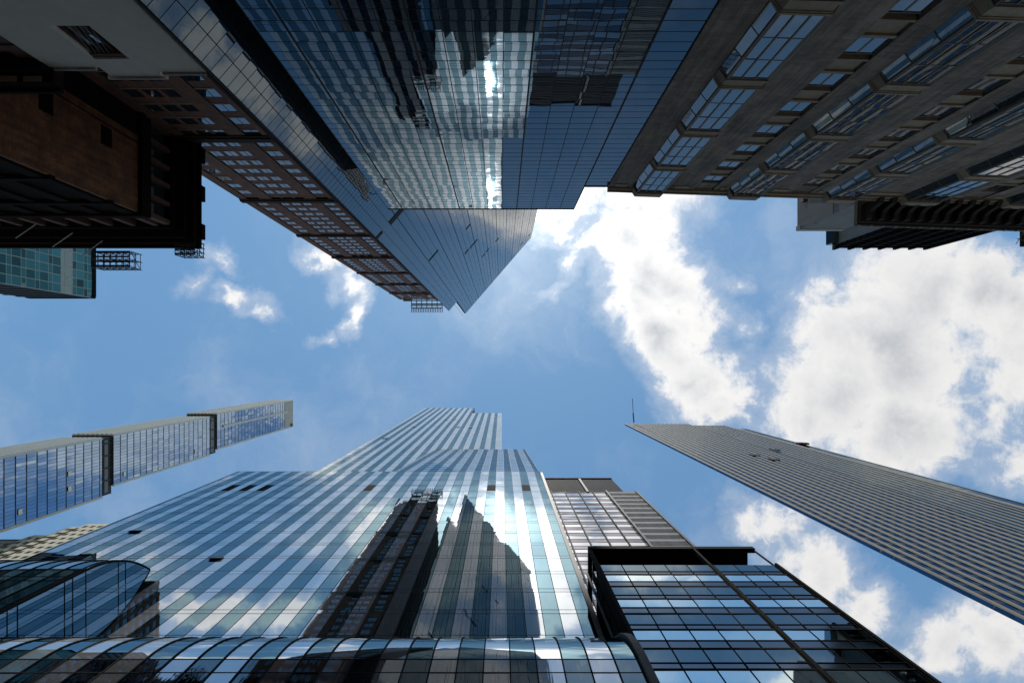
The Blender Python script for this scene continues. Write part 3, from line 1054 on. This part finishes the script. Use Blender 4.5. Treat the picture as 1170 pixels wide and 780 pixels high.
def make_bay_window(parent, w, hgt):
    """canted bay: origin at the centre of its foot on the wall plane; local x along the wall, y outwards"""
    fm = MB(); gl = MB()
    pr, cn = .62, .50
    hw = w / 2
    pts = [(-hw, 0), (-hw + cn, pr), (hw - cn, pr), (hw, 0)]
    sp = 1.05
    def slab(e, z0, z1, m=0):
        q = [(-hw - e * .3, -.3), (hw + e * .3, -.3), (hw + e * .3, 0), (hw - cn + e * .7, pr + e), (-hw + cn - e * .7, pr + e), (-hw - e * .3, 0)]
        fm.prism(q, z0, z1, m)
    slab(0, .18, sp - .16, 1); slab(.08, 0, .16, 1); slab(.05, .16, .26, 1); slab(.10, sp - .14, sp, 1); slab(.05, sp - .24, sp - .13, 1)
    z0, z1 = sp, hgt
    rows = [z0 + (z1 - z0) * k / 3 for k in range(4)]
    for (a, b, n) in ((pts[0], pts[1], 1), (pts[1], pts[2], 3), (pts[2], pts[3], 1)):
        f = Frame(b[0], b[1], a[0] - b[0], a[1] - b[1])
        L = math.hypot(a[0] - b[0], a[1] - b[1])
        ss = [L * k / n for k in range(n + 1)]
        for s in ss:
            ww = .16 if s in (ss[0], ss[-1]) else .07
            fm.fbox(f, s - ww / 2, s + ww / 2, z0, z1, -.16, .03)
        for r_ in rows[1:-1]:
            fm.fbox(f, 0, L, r_ - .03, r_ + .03, -.14, .0)
        fm.fbox(f, 0, L, z1 - .15, z1, -.16, .0)
        gl.panels(f, ss, rows, 0, d=-.02, gap=.0, tilt=.005)
    o = fm.build('bay_window', [M['bronze'], M['stone_trim']])
    o.parent = parent
    g = gl.build('glazing', M['win_sky'])
    g.parent = o
    return o


def make_small_window(parent, w, hgt):
    fm = MB(); gl = MB()
    f = Frame(w / 2, 0, -1, 0)
    fm.fbox(f, 0, .09, 0, hgt, -.4, -.03); fm.fbox(f, w - .09, w, 0, hgt, -.4, -.03); fm.fbox(f, w / 2 - .05, w / 2 + .05, 0, hgt, -.4, -.04)
    fm.fbox(f, 0, w, hgt - .06, hgt, -.4, -.02); fm.fbox(f, 0, w, 0, .05, -.4, -.03)
    fm.fbox(f, -.02, w + .02, -1.45, -.22, -.4, -.05, 1)
    fm.fbox(f, -.06, w + .06, -.24, .0, -.4, .08, 1); fm.fbox(f, -.06, w + .06, -1.6, -1.42, -.4, .09, 1)
    gl.panels(f, [.09, w / 2 - .05], [.04, hgt - .06], 0, d=-.06, gap=0, tilt=.004)
    gl.panels(f, [w / 2 + .05, w - .09], [.04, hgt - .06], 0, d=-.06, gap=0, tilt=.004)
    o = fm.build('window', [M['bronze'], M['stone_trim']])
    o.parent = parent
    g = gl.build('glazing', M['win_sky'])
    g.parent = o
    return o


def build_bay_building():
    """two neighbours on one building line: the plain-topped half and the half with the great cornice"""
    ox, oy = 9.62, -16.0
    H = 55.6
    t1 = thing('bay_window_building', 'grey brick building with stacked bay windows next to the blue mirror glass', 'building', 20, -16)
    t2 = thing('cornice_building', 'grey brick building with a heavy dark bracketed cornice along its roof edge', 'building', 45, -16)
    ang = math.atan2(TL[1], TL[0])
    fr = Frame(ox + TL[0] * 70, oy + TL[1] * 70, -TL[0], -TL[1])     # faces the street
    def S_(s):
        return 70 - s
    # layout along the wall: (kind, start, end)
    lay1, lay2 = [], []
    s = 0.0
    lay1 += [('pier', 0, 2.05), ('bay', 2.05, 5.25), ('pier', 5.25, 7.6), ('win', 7.6, 9.35), ('pier', 9.35, 10.65),
             ('bay', 10.65, 13.95), ('pier', 13.95, 16.3), ('win', 16.3, 18.05), ('pier', 18.05, 19.3), ('bay', 19.3, 22.6)]
    lay2 += [('pier', 22.6, 26.3), ('bay', 26.3, 30.1), ('pier', 30.1, 31.8), ('win', 31.8, 33.6), ('pier', 33.6, 35.4), ('bay', 35.4, 39.2),
             ('pier', 39.2, 41.2), ('win', 41.2, 43.0), ('pier', 43.0, 44.8), ('bay', 44.8, 48.6), ('pier', 48.6, 52)]
    bay_z = [GROUND + 3.2 + 0.0] + []
    zb = [H - .9 - 7.25 * k for k in range(1, 8)]        # feet of the bay windows
    zb = [z for z in zb if z > 9]
    zw = [H - 2.6 - 3.63 * k - 1.7 for k in range(0, 13)]
    zw = [z for z in zw if z > 10]
    proto = {}
    for t, lay, a, b in ((t1, lay1, 0, 22.6), (t2, lay2, 22.6, 52)):
        c = MB(); c.fbox(fr, S_(b), S_(a), GROUND, H - .5, -24, -.45)
        body = c.build('wall', M['grey_brick'], t)
        pq = MB(); tr = MB()
        for (kind, s0, s1) in lay:
            if kind == 'pier':
                pq.fbox(fr, S_(s1), S_(s0), GROUND, H - .5, -.46, .12)
                tr.fbox(fr, S_(s1) + .5, S_(s0) - .5, H - 1.5, H - .9, .1, .2)
            elif kind == 'win':
                pq.fbox(fr, S_(s1), S_(s0), GROUND, 10, -.46, .0)
                pq.fbox(fr, S_(s1) - .001, S_(s0) + .001, H - 2.3, H - .5, -.46, .02)
            else:
                pq.fbox(fr, S_(s1), S_(s0), GROUND, zb[-1], -.46, .0)
        pq.build('pier', M['grey_brick'], body)
        tr.fbox(fr, S_(b), S_(a), H - .5, H - .1, -.6, .3)
        tr.fbox(fr, S_(b), S_(a), H - .1, H + .12, -.6, .45)
        for (kind, s0, s1) in lay:
            if kind == 'bay':
                m = (s0 + s1) / 2
                f2 = Frame(*fr.p(S_(m), 0)[:2], fr.t[0], fr.t[1])
                w = s1 - s0
                x = [(-w / 2 - .05, -.3), (w / 2 + .05, -.3), (w / 2 + .05, .1), (w / 2 - .45, .78), (-w / 2 + .45, .78), (-w / 2 - .05, .1)]
                tr.prism([f2.p(sx, 0, dd)[:2] for sx, dd in x][::-1], H - .9, H + .1)
        tr.build('roof_ledge', M['stone_trim'], body)
        for (kind, s0, s1) in lay:
            m = (s0 + s1) / 2
            w = round(s1 - s0, 2)
            for z in (zb if kind == 'bay' else zw if kind == 'win' else []):
                key = (kind, w)
                if key not in proto:
                    proto[key] = make_bay_window(t, w, 7.25) if kind == 'bay' else make_small_window(t, w, 1.7)
                    o = proto[key]
                else:
                    o = copy_tree(proto[key], t)
                q = fr.p(S_(m), z)
                # local +y = outward: rotate by pi + wall angle would flip x; the outward normal of the wall is +Y turned by ang
                o.parent = t
                o.matrix_parent_inverse.identity()
                o.location = (q[0] - t.location[0], q[1] - t.location[1], z - t.location[2])
                o.rotation_euler = (0, 0, ang)
    # the great cornice
    zc = H + .3
    q = MB()
    s0, s1 = 24.1, 52.0
    q.fbox(fr, S_(s1), S_(s0), zc, zc + 1.1, -1.0, .35)
    q.fbox(fr, S_(s1), S_(s0) + .02, zc + 1.5, zc + 2.0, -1.0, 1.95)
    q.fbox(fr, S_(s1), S_(s0) + .06, zc + 1.95, zc + 2.5, -1.0, 2.12)
    q.fbox(fr, S_(s1), S_(s0) + .01, zc + 1.05, zc + 1.55, -1.0, .42)
    cor = q.build('cornice', M['soot'], t2)
    k = 0
    s = s0 + .35
    while s < s1:
        b = MB()
        prof = [(.3, zc - .9), (.75, zc - .6), (.95, zc + .3), (1.2, zc + .75), (1.75, zc + .95), (1.85, zc + 1.5), (.3, zc + 1.5)]
        i0 = len(prof)
        b.v = [fr.p(S_(s), z, d) for d, z in prof] + [fr.p(S_(s + .42), z, d) for d, z in prof]
        b.f = [tuple(range(i0)), tuple(i0 + k_ for k_ in reversed(range(i0)))] + [(k_, i0 + k_, i0 + (k_ + 1) % i0, (k_ + 1) % i0) for k_ in range(i0)]
        b.m = [0] * len(b.f)
        b.build('bracket', M['soot'], cor)
        s += 1.18
    q = MB()
    for s in frange(s0 + .1, s1, 1.18):
        q.fbox(fr, S_(s + .22), S_(s), zc + 2.0, zc + 2.35, 2.11, 2.22)
    q.fbox(fr, S_(s1), S_(s0), zc + 2.35, zc + 2.48, 2.11, 2.17)
    q.build('lip_moulding', M['stone_trim'], cor)
    # towers standing behind the roof line
    t = thing('setback_tower', 'grey walled tower with a louvred window front, set back behind the dark cornice', 'building', 68, -26)
    h = 110.0
    x0, y0 = at(952, 282.5, h)
    x1, _ = at(1060, 282.5, h)
    c = MB(); c.box(x0, x1, -45, y0 - .35, GROUND, h)
    body = c.build('wall', M['conc'], t)
    f3 = Frame(x1, y0, -1, 0)
    L = x1 - x0
    zs = frange(60, h - .6, 1.9)
    p = MB(); p.panels(f3, frange(.3, L - .5, 1.35), zs, lambda i, j: j % 2, d=-.1, tilt=.008)
    p.build('window_band', [M['bb_dim'], M['gt_a']], body)
    q = MB()
    for s in frange(.3, L - .3, 2.7):
        q.fbox(f3, s - .22, s + .22, 58, h + .5, -.4, .4)
    for z in zs:
        q.fbox(f3, 0, L, z - .12, z + .12, -.4, .25)
    q.fbox(f3, 0, .4, 58, h, -.4, .15)
    q.build('fin', M['bb_frame'], body)
    q = MB(); q.box(x0 - 1.2, x0 - .02, y0 - 4.6, y0 - .4, h - 1.8, h + 0.2)
    q.build('corner_glazing', M['bb_dim'], body)
    t = thing('concrete_tower', 'plain grey concrete tower top just left of the louvred setback tower', 'building', 48, -30)
    h = 92.0
    x0, y0 = at(911, 263, h)
    x1, _ = at(962, 263, h)
    c = MB(); c.box(x0, x1, -50, y0, GROUND, h)
    body = c.build('wall', M['conc'], t)
    q = MB(); q.box(x0 - .05, x1, y0 - .6, y0 + .08, h - .9, h + .3)
    q.build('parapet', M['conc_light'], body)
    q = MB(); q.box(x0 - .7, x0 - .02, y0 - 4.0, y0 - 3.5, h - 3.2, h - 2.4); q.box(x0 + .2, x0 + .5, y0 - .1, y0 + .02, h - 5, h - 4.4)
    q.build('lamp_bracket', M['st_dark'], body)
    for z in (h - 10, h - 19):
        q = MB(); q.box(x0 - .02, x0 + .02, -50, y0, z - .06, z + .06); q.build('joint', M['bb_frame'], body)
    t = thing('dark_stair_tower', 'dark roof tower with thin rails at the right edge beyond the cornice', 'building', 80, -25)
    h = 92.0
    x0, y0 = at(1165, 282, h)
    c = MB(); c.box(x0, x0 + 14, -40, y0, GROUND, h)
    body = c.build('wall', M['bb_frame'], t)
    q = MB()
    for k in range(3):
        q.bar((x0, y0 - .6 - k * .5, h - 1.2 - k), (x0 - 1.4, y0 - 1.0 - k * .5, h - 1.2 - k), .05)
    q.bar((x0 - 1.4, y0 - .2, h - 1), (x0 - 1.4, y0 - 2.4, h - 3), .05)
    q.build('rail', M['steel'], body)


build_bay_building()

# ------------------------------------------------------------------ brown brick tower
def build_brown_tower():
    Y, X0, X1, H = -26.6, -42.3, -26.5, 255.0
    t = thing('brick_tower', 'tall narrow brown brick tower with dark bands and small windows, behind the mirror glass edge', 'skyscraper', -34, -30)
    fr = Frame(X1, Y, -1, 0)
    W_ = X1 - X0
    def s_of(x):
        return W_ - x          # x measured from the left edge
    cols = [(1.3, 3.3), (5.3, 6.75), (7.2, 8.65), (9.1, 10.55), (12.5, 14.5)]
    pit = 3.5
    zs = []
    z = 14.0
    while z < H - 4:
        zs.append(z); z += pit
    c = MB(); c.box(X0 + .02, X1 - .02, -52, Y - .32, GROUND, H - .05)
    body = c.build('wall', M['brown_brick'], t)
    w = MB()
    edges = [0.0]
    for a, b in cols:
        edges += [a, b]
    edges.append(W_)
    for k in range(0, len(edges), 2):
        deep = .10 if k in (0, 2, 8, 10) else .0
        w.fbox(fr, s_of(edges[k + 1]), s_of(edges[k]), GROUND, H, -.33, deep)
    bands = [72.5, 100, 127.3, 153.5, 180, 206.5, 232]
    for (a, b) in cols:
        prev = GROUND
        for z in zs:
            w.fbox(fr, s_of(b), s_of(a), prev, z, -.325, -.03)
            prev = z + 1.85
        w.fbox(fr, s_of(b), s_of(a), prev, H, -.325, -.03)
    w.build('brick_front', M['brown_brick'], body)
    for z in bands:
        q = MB()
        q.fbox(fr, -.12, W_ + .12, z - .7, z + .5, -.2, .36); q.fbox(fr, -.05, W_ + .05, z - 1.2, z - .7, -.2, .22)
        q.build('band_course', M['brown_trim'], t)
    # windows: the large near ones one by one, the rest far up as one
    allw = [(a, b, z) for z in zs for (a, b) in cols]
    vis = [x for x in allw if x[2] > 50]
    near, far = vis[:100], vis[100:] + [x for x in allw if x[2] <= 50]
    def pane(mb, a, b, z):
        mb.panel(fr, s_of(b), s_of(a), z, z + 1.85, -.05, 0, .005)
        m = (a + b) / 2
        mb.fbox(fr, s_of(m) - .03, s_of(m) + .03, z, z + 1.85, -.25, -.035, 1)
        mb.fbox(fr, s_of(b), s_of(a), z, z + .07, -.25, -.035, 1)
    for (a, b, z) in near:
        o = MB(); pane(o, a, b, z); o = o.build('window', [M['win_sky'], M['brown_trim']], t)
        q = MB(); q.fbox(fr, s_of(b) - .12, s_of(a) + .12, z - .22, z - .01, -.2, .02); q.build('sill', M['sand_trim'], o)
    o = MB()
    for (a, b, z) in far:
        pane(o, a, b, z)
    o = o.build('window', [M['win_sky'], M['brown_trim']], t)
    o['kind'] = 'stuff'
    # right flank in dark brick with windows bands
    f2 = Frame(X1 + .01, -52, 0, 1)
    q = MB()
    for z in zs:
        q.fbox(f2, 0, 25, z - 1.8, z - .1, -.1, .06)
    for s in frange(0, 25.2, 2.8):
        q.fbox(f2, s, s + .9, GROUND, H, -.1, .12)
    q.build('flank_brick', M['brown_trim'], body)
    # metal cornice at the top
    q = MB()
    xa, xb = at(470.5, 0, 257)[0], at(505.5, 0, 257)[0]
    ya, yb = Y, at(0, 352, 257)[1]
    yc = at(0, 357, 257)[1]
    for y in (ya + .3, ya + 1.7, (ya + yb) / 2 + .6, yb):
        q.box(xa, xb, y - .22, y + .22, 256.4, 257)
    for x in frange(xa, xb, (xb - xa) / 6):
        q.box(x - .15, x + .15, ya, yb, 256, 256.5)
    for x in frange(xa, xb, (xb - xa) / 18):
        q.box(x - .12, x + .12, yb, yc, 256.5, 257.1)
    q.box(xa - 3.2, xa, ya, ya + .8, 254.2, 255.2)
    q.build('crown_cornice', M['steel'], t)


build_brown_tower()

# ------------------------------------------------------------------ old hall with orange brick flank
def build_hall():
    X, Y = -38.4, -16.0
    t = thing('concert_hall', 'dark brownstone hall with an orange brick flank and wide black cornice', 'building', -55, -22)
    c = MB(); c.box(-95, X - .05, -28.5, Y - .05, GROUND, 64.7)
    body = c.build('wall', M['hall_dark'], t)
    fr = Frame(X, -24.0, 0, 1)
    q = MB()
    wins = [(50.8, 52.5), (58.7, 60.4)]
    ya, yb = 1.0, 2.9
    prev = GROUND
    for z0, z1 in wins:
        q.fbox(fr, 0, 8.0, prev, z0, -.3, 0)
        q.fbox(fr, 0, ya, z0, z1, -.3, 0); q.fbox(fr, yb, 8.0, z0, z1, -.3, 0)
        prev = z1
    q.fbox(fr, 0, 8.0, prev, 64.7, -.3, 0)
    q.build('brick_flank', M['hall_brick'], t)
    for z0, z1 in wins:
        o = MB()
        o.panel(fr, ya, ya + .8, z0, z1, -.2, 0); o.panel(fr, ya + 1.1, yb, z0, z1, -.2, 0)
        o.fbox(fr, ya + .8, ya + 1.1, z0, z1, -.25, -.08, 1); o.fbox(fr, ya + 1.45, ya + 1.52, z0, z1, -.25, -.12, 1)
        o.fbox(fr, ya, yb, z0, z0 + .08, -.25, -.1, 1)
        o.build('window', [M['win_sky'], M['hall_dark']], t)
    q = MB(); q.bar((X + .06, -23.2, 20), (X + .06, -23.2, 64.6), .05); q.build('downpipe', M['hall_dark'], t)
    # moulding, loggia storey, cornice
    q = MB()
    q.box(-95, X + .45, -28.5, Y + .45, 64.7, 65.4); q.box(-95, X + .2, -28.5, Y + .2, 65.4, 66.8)
    q.box(-95, X - .5, -28.5, Y - .5, 66.8, 71.0)
    q.box(-95, X + .3, -28.5, Y + .3, 70.8, 71.8)
    q.box(-95, X + 1.2, -29.5, Y + 1.2, 71.8, 72.6)
    q.box(-95, X + 1.9, -30.0, Y + 1.7, 72.6, 73.6); q.box(-95, X + 2.1, -30.2, Y + 2.1, 73.6, 74.2)
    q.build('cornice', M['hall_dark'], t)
    q = MB()
    for k in range(6):
        y = -26.5 + k * 2.05
        q.box(X - .6, X + .12, y - .25, y + .25, 66.8, 70.8)
    for k in range(14):
        x = X - 1.5 - k * 2.6
        q.box(x - .3, x + .3, Y - .6, Y + .12, 66.8, 70.8)
    q.build('loggia_pier', M['maroon'], t)
    for k in range(5):
        y = -26.2 + k * 2.05
        o = MB(); o.box(X - .5, X - .46, y + .1, y + 1.4, 67.2, 70.5)
        o.build('loggia_window', M['win_sky'], t)
    # street front: pilasters and string courses
    q = MB()
    for z in (20, 30, 41, 52, 60):
        q.box(-95, X + .02, Y - .05, Y + .35, z, z + .7)
    for k in range(16):
        x = X - 1.0 - k * 3.4
        q.box(x - .6, x + .6, Y - .05, Y + .22, GROUND, 64.7)
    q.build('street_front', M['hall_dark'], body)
    for (u0, v0, u1, v1) in ((44, 255, 18, 272), (83, 267, 60, 282), (117, 276, 95.5, 291)):
        a = at(u0, v0, 70.5); b = at(u1, v1, 71.5)
        o = MB(); o.bar((a[0], a[1] - .1, 70.5), (b[0], b[1], 71.5), .06)
        o.build('flagpole', M['conc_light'], t)
    # roof edge leftovers
    q = MB()
    for (u, v) in ((226, 201), (227, 264)):
        a = at(u - 6, v, 74.4); q = MB(); q.bar((a[0], a[1], 74.3), (a[0] + .9, a[1] + .1, 74.6), .06)
        q.build('roof_spike', M['bb_frame'], t)
    for k in range(3):
        y = -26 + k * 4.6
        q = MB(); q.box(X + 1.9, X + 2.35, y, y + 1.8, 73.7, 74.6)
        q.build('roof_box', M['bb_frame'], t)


def scaffold(lab, u0, u1, v0, v1, h, ny, nx):
    (x0, y0), (x1, y1) = at(u0, v0, h), at(u1, v1, h)
    t = thing('scaffold', lab, 'scaffold', (x0 + x1) / 2, (y0 + y1) / 2, group='scaffolds along the hall roof edge', z=h - 1.2)
    q = MB()
    for z in (h - 1.2, h, h + 1.0):
        for y in frange(y0, y1, (y1 - y0) / ny):
            q.bar((x0, y, z), (x1, y, z), .05)
        for x in frange(x0, x1, (x1 - x0) / nx):
            q.bar((x, y0, z), (x, y1, z), .05)
    for y in frange(y0, y1, (y1 - y0) / ny):
        for x in frange(x0, x1, (x1 - x0) / nx):
            q.bar((x, y, h - 1.2), (x, y, h + 1.3), .05)
    q.bar((x0, y0, h), (x1, y1, h + 1), .04); q.bar((x1, y0, h - 1), (x1, y1, h + 1), .04)
    q.build('tube', M['st_dark'], t)
    q = MB()
    n = 7
    for k in range(0, n, 2):
        ya, yb = y0 + (y1 - y0) * k / n, y0 + (y1 - y0) * (k + .8) / n
        q.box(x0, x1, ya, yb, h - 1.27, h - 1.22)
    q.build('plank', M['st_dark'], t)


build_hall()
scaffold('small tube scaffold at the outer corner of the dark cornice', 206, 228, 277, 293, 74.6, 3, 3)
scaffold('longer tube scaffold hanging off the street side of the dark cornice', 112, 155, 289, 307, 74.6, 2, 6)

# ------------------------------------------------------------------ cream house and maroon neighbour
def build_cream_house():
    Y = -16.02
    t = thing('cream_house', 'plain cream rendered house with one barred window under its stepped parapet', 'house', -20, -18)
    fr = Frame(-16.3, Y, -1, 0)
    q = MB()
    L = 24.5 - 16.3
    xw0, xw1, zw0, zw1 = 19.6 - 16.3, 21.5 - 16.3, 29.1, 32.3
    q.fbox(fr, 0, L, GROUND, zw0, -.5, 0)
    q.fbox(fr, 0, xw0, zw0, zw1, -.5, 0); q.fbox(fr, xw1, L, zw0, zw1, -.5, 0)
    q.fbox(fr, 0, L, zw1, 33.2, -.5, 0)
    q.fbox(fr, 2.6, 5.5, 33.2, 34.25, -.5, 0); q.fbox(fr, 0, 2.59, 33.2, 33.75, -.5, -.002)
    body = q.build('front_wall', M['cream'], t)
    c = MB(); c.fbox(fr, .02, L - .02, GROUND, 33.0, -9, -.52)
    c.build('wall', M['maroon'], t)
    q = MB()
    q.fbox(fr, xw0, xw1, zw0, zw0 + .12, -.45, -.2); q.fbox(fr, xw0, xw1, zw1 - .35, zw1 - .002, -.48, -.1)
    for s in frange(xw0 + .06, xw1 - .06, .6):
        q.fbox(fr, s - .05, s + .05, zw0, zw1 - .35, -.4, -.25)
    win = q.build('window', M['maroon'], t)
    p = MB(); p.panels(fr, frange(xw0, xw1, .6), [zw0 + .1, zw0 + 1.5, zw1 - .3], 0, d=-.38, tilt=.02)
    p.build('glazing', M['win_sky'], win)
    q = MB()
    for k in range(5):
        q.bar(fr.p(xw0 + .1 + k * .25, zw0 + .1, -.15), fr.p(xw0 + .9 + k * .22, zw1 - .3, -.15), .015)
    q.build('bar', M['steel'], win)
    q = MB(); q.fbox(fr, 2.4, 5.7, 34.25, 34.4, -.6, .12); q.fbox(fr, 5.7, L, 33.2, 33.36, -.6, .12); q.fbox(fr, 0, 2.4, 33.76, 33.9, -.6, .12)
    q.build('coping', M['conc_light'], t)

    t = thing('maroon_house', 'dark maroon house with a panelled cornice soffit beside the cream house', 'house', -31, -18)
    c = MB(); c.box(-37.6, -24.6, -25, -16.5, GROUND, 32.6)
    body = c.build('wall', M['maroon'], t)
    q = MB()
    q.box(-37.6, -24.3, -25, -15.2, 33.2, 34.0); q.box(-37.6, -24.45, -25, -15.7, 32.6, 33.25)
    q.box(-37.6, -24.4, -25, -15.0, 33.9, 34.15)
    q.build('cornice', M['hall_dark'], t)
    q = MB()
    for k in range(9):
        q.box(-25.9 - k * 1.35, -24.9 - k * 1.35, -15.55, -15.25, 33.16, 33.21)
    q.build('soffit_panel', M['sand_trim'], t)
    fr = Frame(-24.6, -16.5, -1, 0)
    q = MB()
    for s in (.2, 3.0, 5.8, 8.6, 11.4):
        q.fbox(fr, s, s + .9, GROUND, 32.6, 0, .25)
    for z in (22.0, 26.6, 31.2):
        q.fbox(fr, 0, 13, z, z + .5, 0, .34)
    q.build('pilaster', M['maroon'], body)
    for z in (18.6, 23.2, 27.8):
        for s in (1.3, 4.1, 6.9, 9.7):
            o = MB(); o.panel(fr, s, s + 1.5, z, z + 2.6, .03, 0, .01); o.fbox(fr, s + .71, s + .79, z, z + 2.6, 0, .08, 1)
            o.build('window', [M['win_sky'], M['hall_dark']], t)


build_cream_house()

# ------------------------------------------------------------------ teal glass office in the gap at the left
def build_teal_office():
    t = thing('teal_office', 'low teal glass office with a pale frame below the dark cornice', 'office building', -108, -25)
    X, Y, H = -100.0, -16.0, 150.5
    c = MB(); c.box(X - 16, X - .2, -42, Y - .05, GROUND, H - .1)
    body = c.build('wall', M['st_dark'], t)
    fr = Frame(X, -42, 0, 1)
    ss = frange(0, 26, 2.0)
    zs = frange(70, H, 3.9)
    zz = []
    for a in zs[:-1]:
        zz += [a, a + 1.3]
    zz.append(zs[-1])
    p = MB(); p.panels(fr, ss, zz, lambda i, j: 1 if (j // 2 + 3) % 7 == 0 else 0, tilt=.012)
    p.build('curtain_wall', [M['tg_glass'], M['tg_frame']], body)
    q = MB(); line_grid(q, fr, ss, zz, w=.12, d1=.03, vw=.16, vd=.05)
    q.build('mullion_grid', M['tg_frame'], body)
    q = MB(); q.box(X - 16, X + .2, Y - .3, Y + .1, H - 1.2, H + .2); q.box(X - .3, X + .25, -42, Y - .3, H - .9, H + .3)
    q.build('parapet', M['bb_frame'], body)
    fy = Frame(X, Y, -1, 0)
    q = MB()
    for z in zs:
        q.fbox(fy, 0, 16, z - .5, z + .5, -.1, .08)
    q.build('floor_band', M['bb_frame'], body)


build_teal_office()


# ------------------------------------------------------------------ dark block behind the hall (mirrored in the striped tower)
def build_rear_block():
    t = thing('apartment_block', 'dark brown apartment block seen only as a reflection in the curved glass at lower left', 'apartment block', -125, -50)
    X, Y, H = -105.0, -36.5, 188.0
    c = MB(); c.box(X - 30, X - .1, -80, Y, GROUND, H)
    body = c.build('wall', M['hall_dark'], t)
    fr = Frame(X, -80, 0, 1)
    q = MB()
    for s_ in frange(0, 43.5, 3.0):
        q.fbox(fr, s_ - .5, s_ + .5, GROUND, H, -.2, .1)
    for z in frange(20, H - 1, 3.5):
        q.fbox(fr, 0, 43.5, z - .6, z + .6, -.2, .05)
    q.build('brick_grid', M['brown_brick'], body)
    p = MB()
    p.panels(fr, frange(0, 43.5, 3.0), frange(20, H - 1, 3.5), 0, d=-.08, tilt=.01)
    p.build('glazing', M['bb_dim'], body)


build_rear_block()
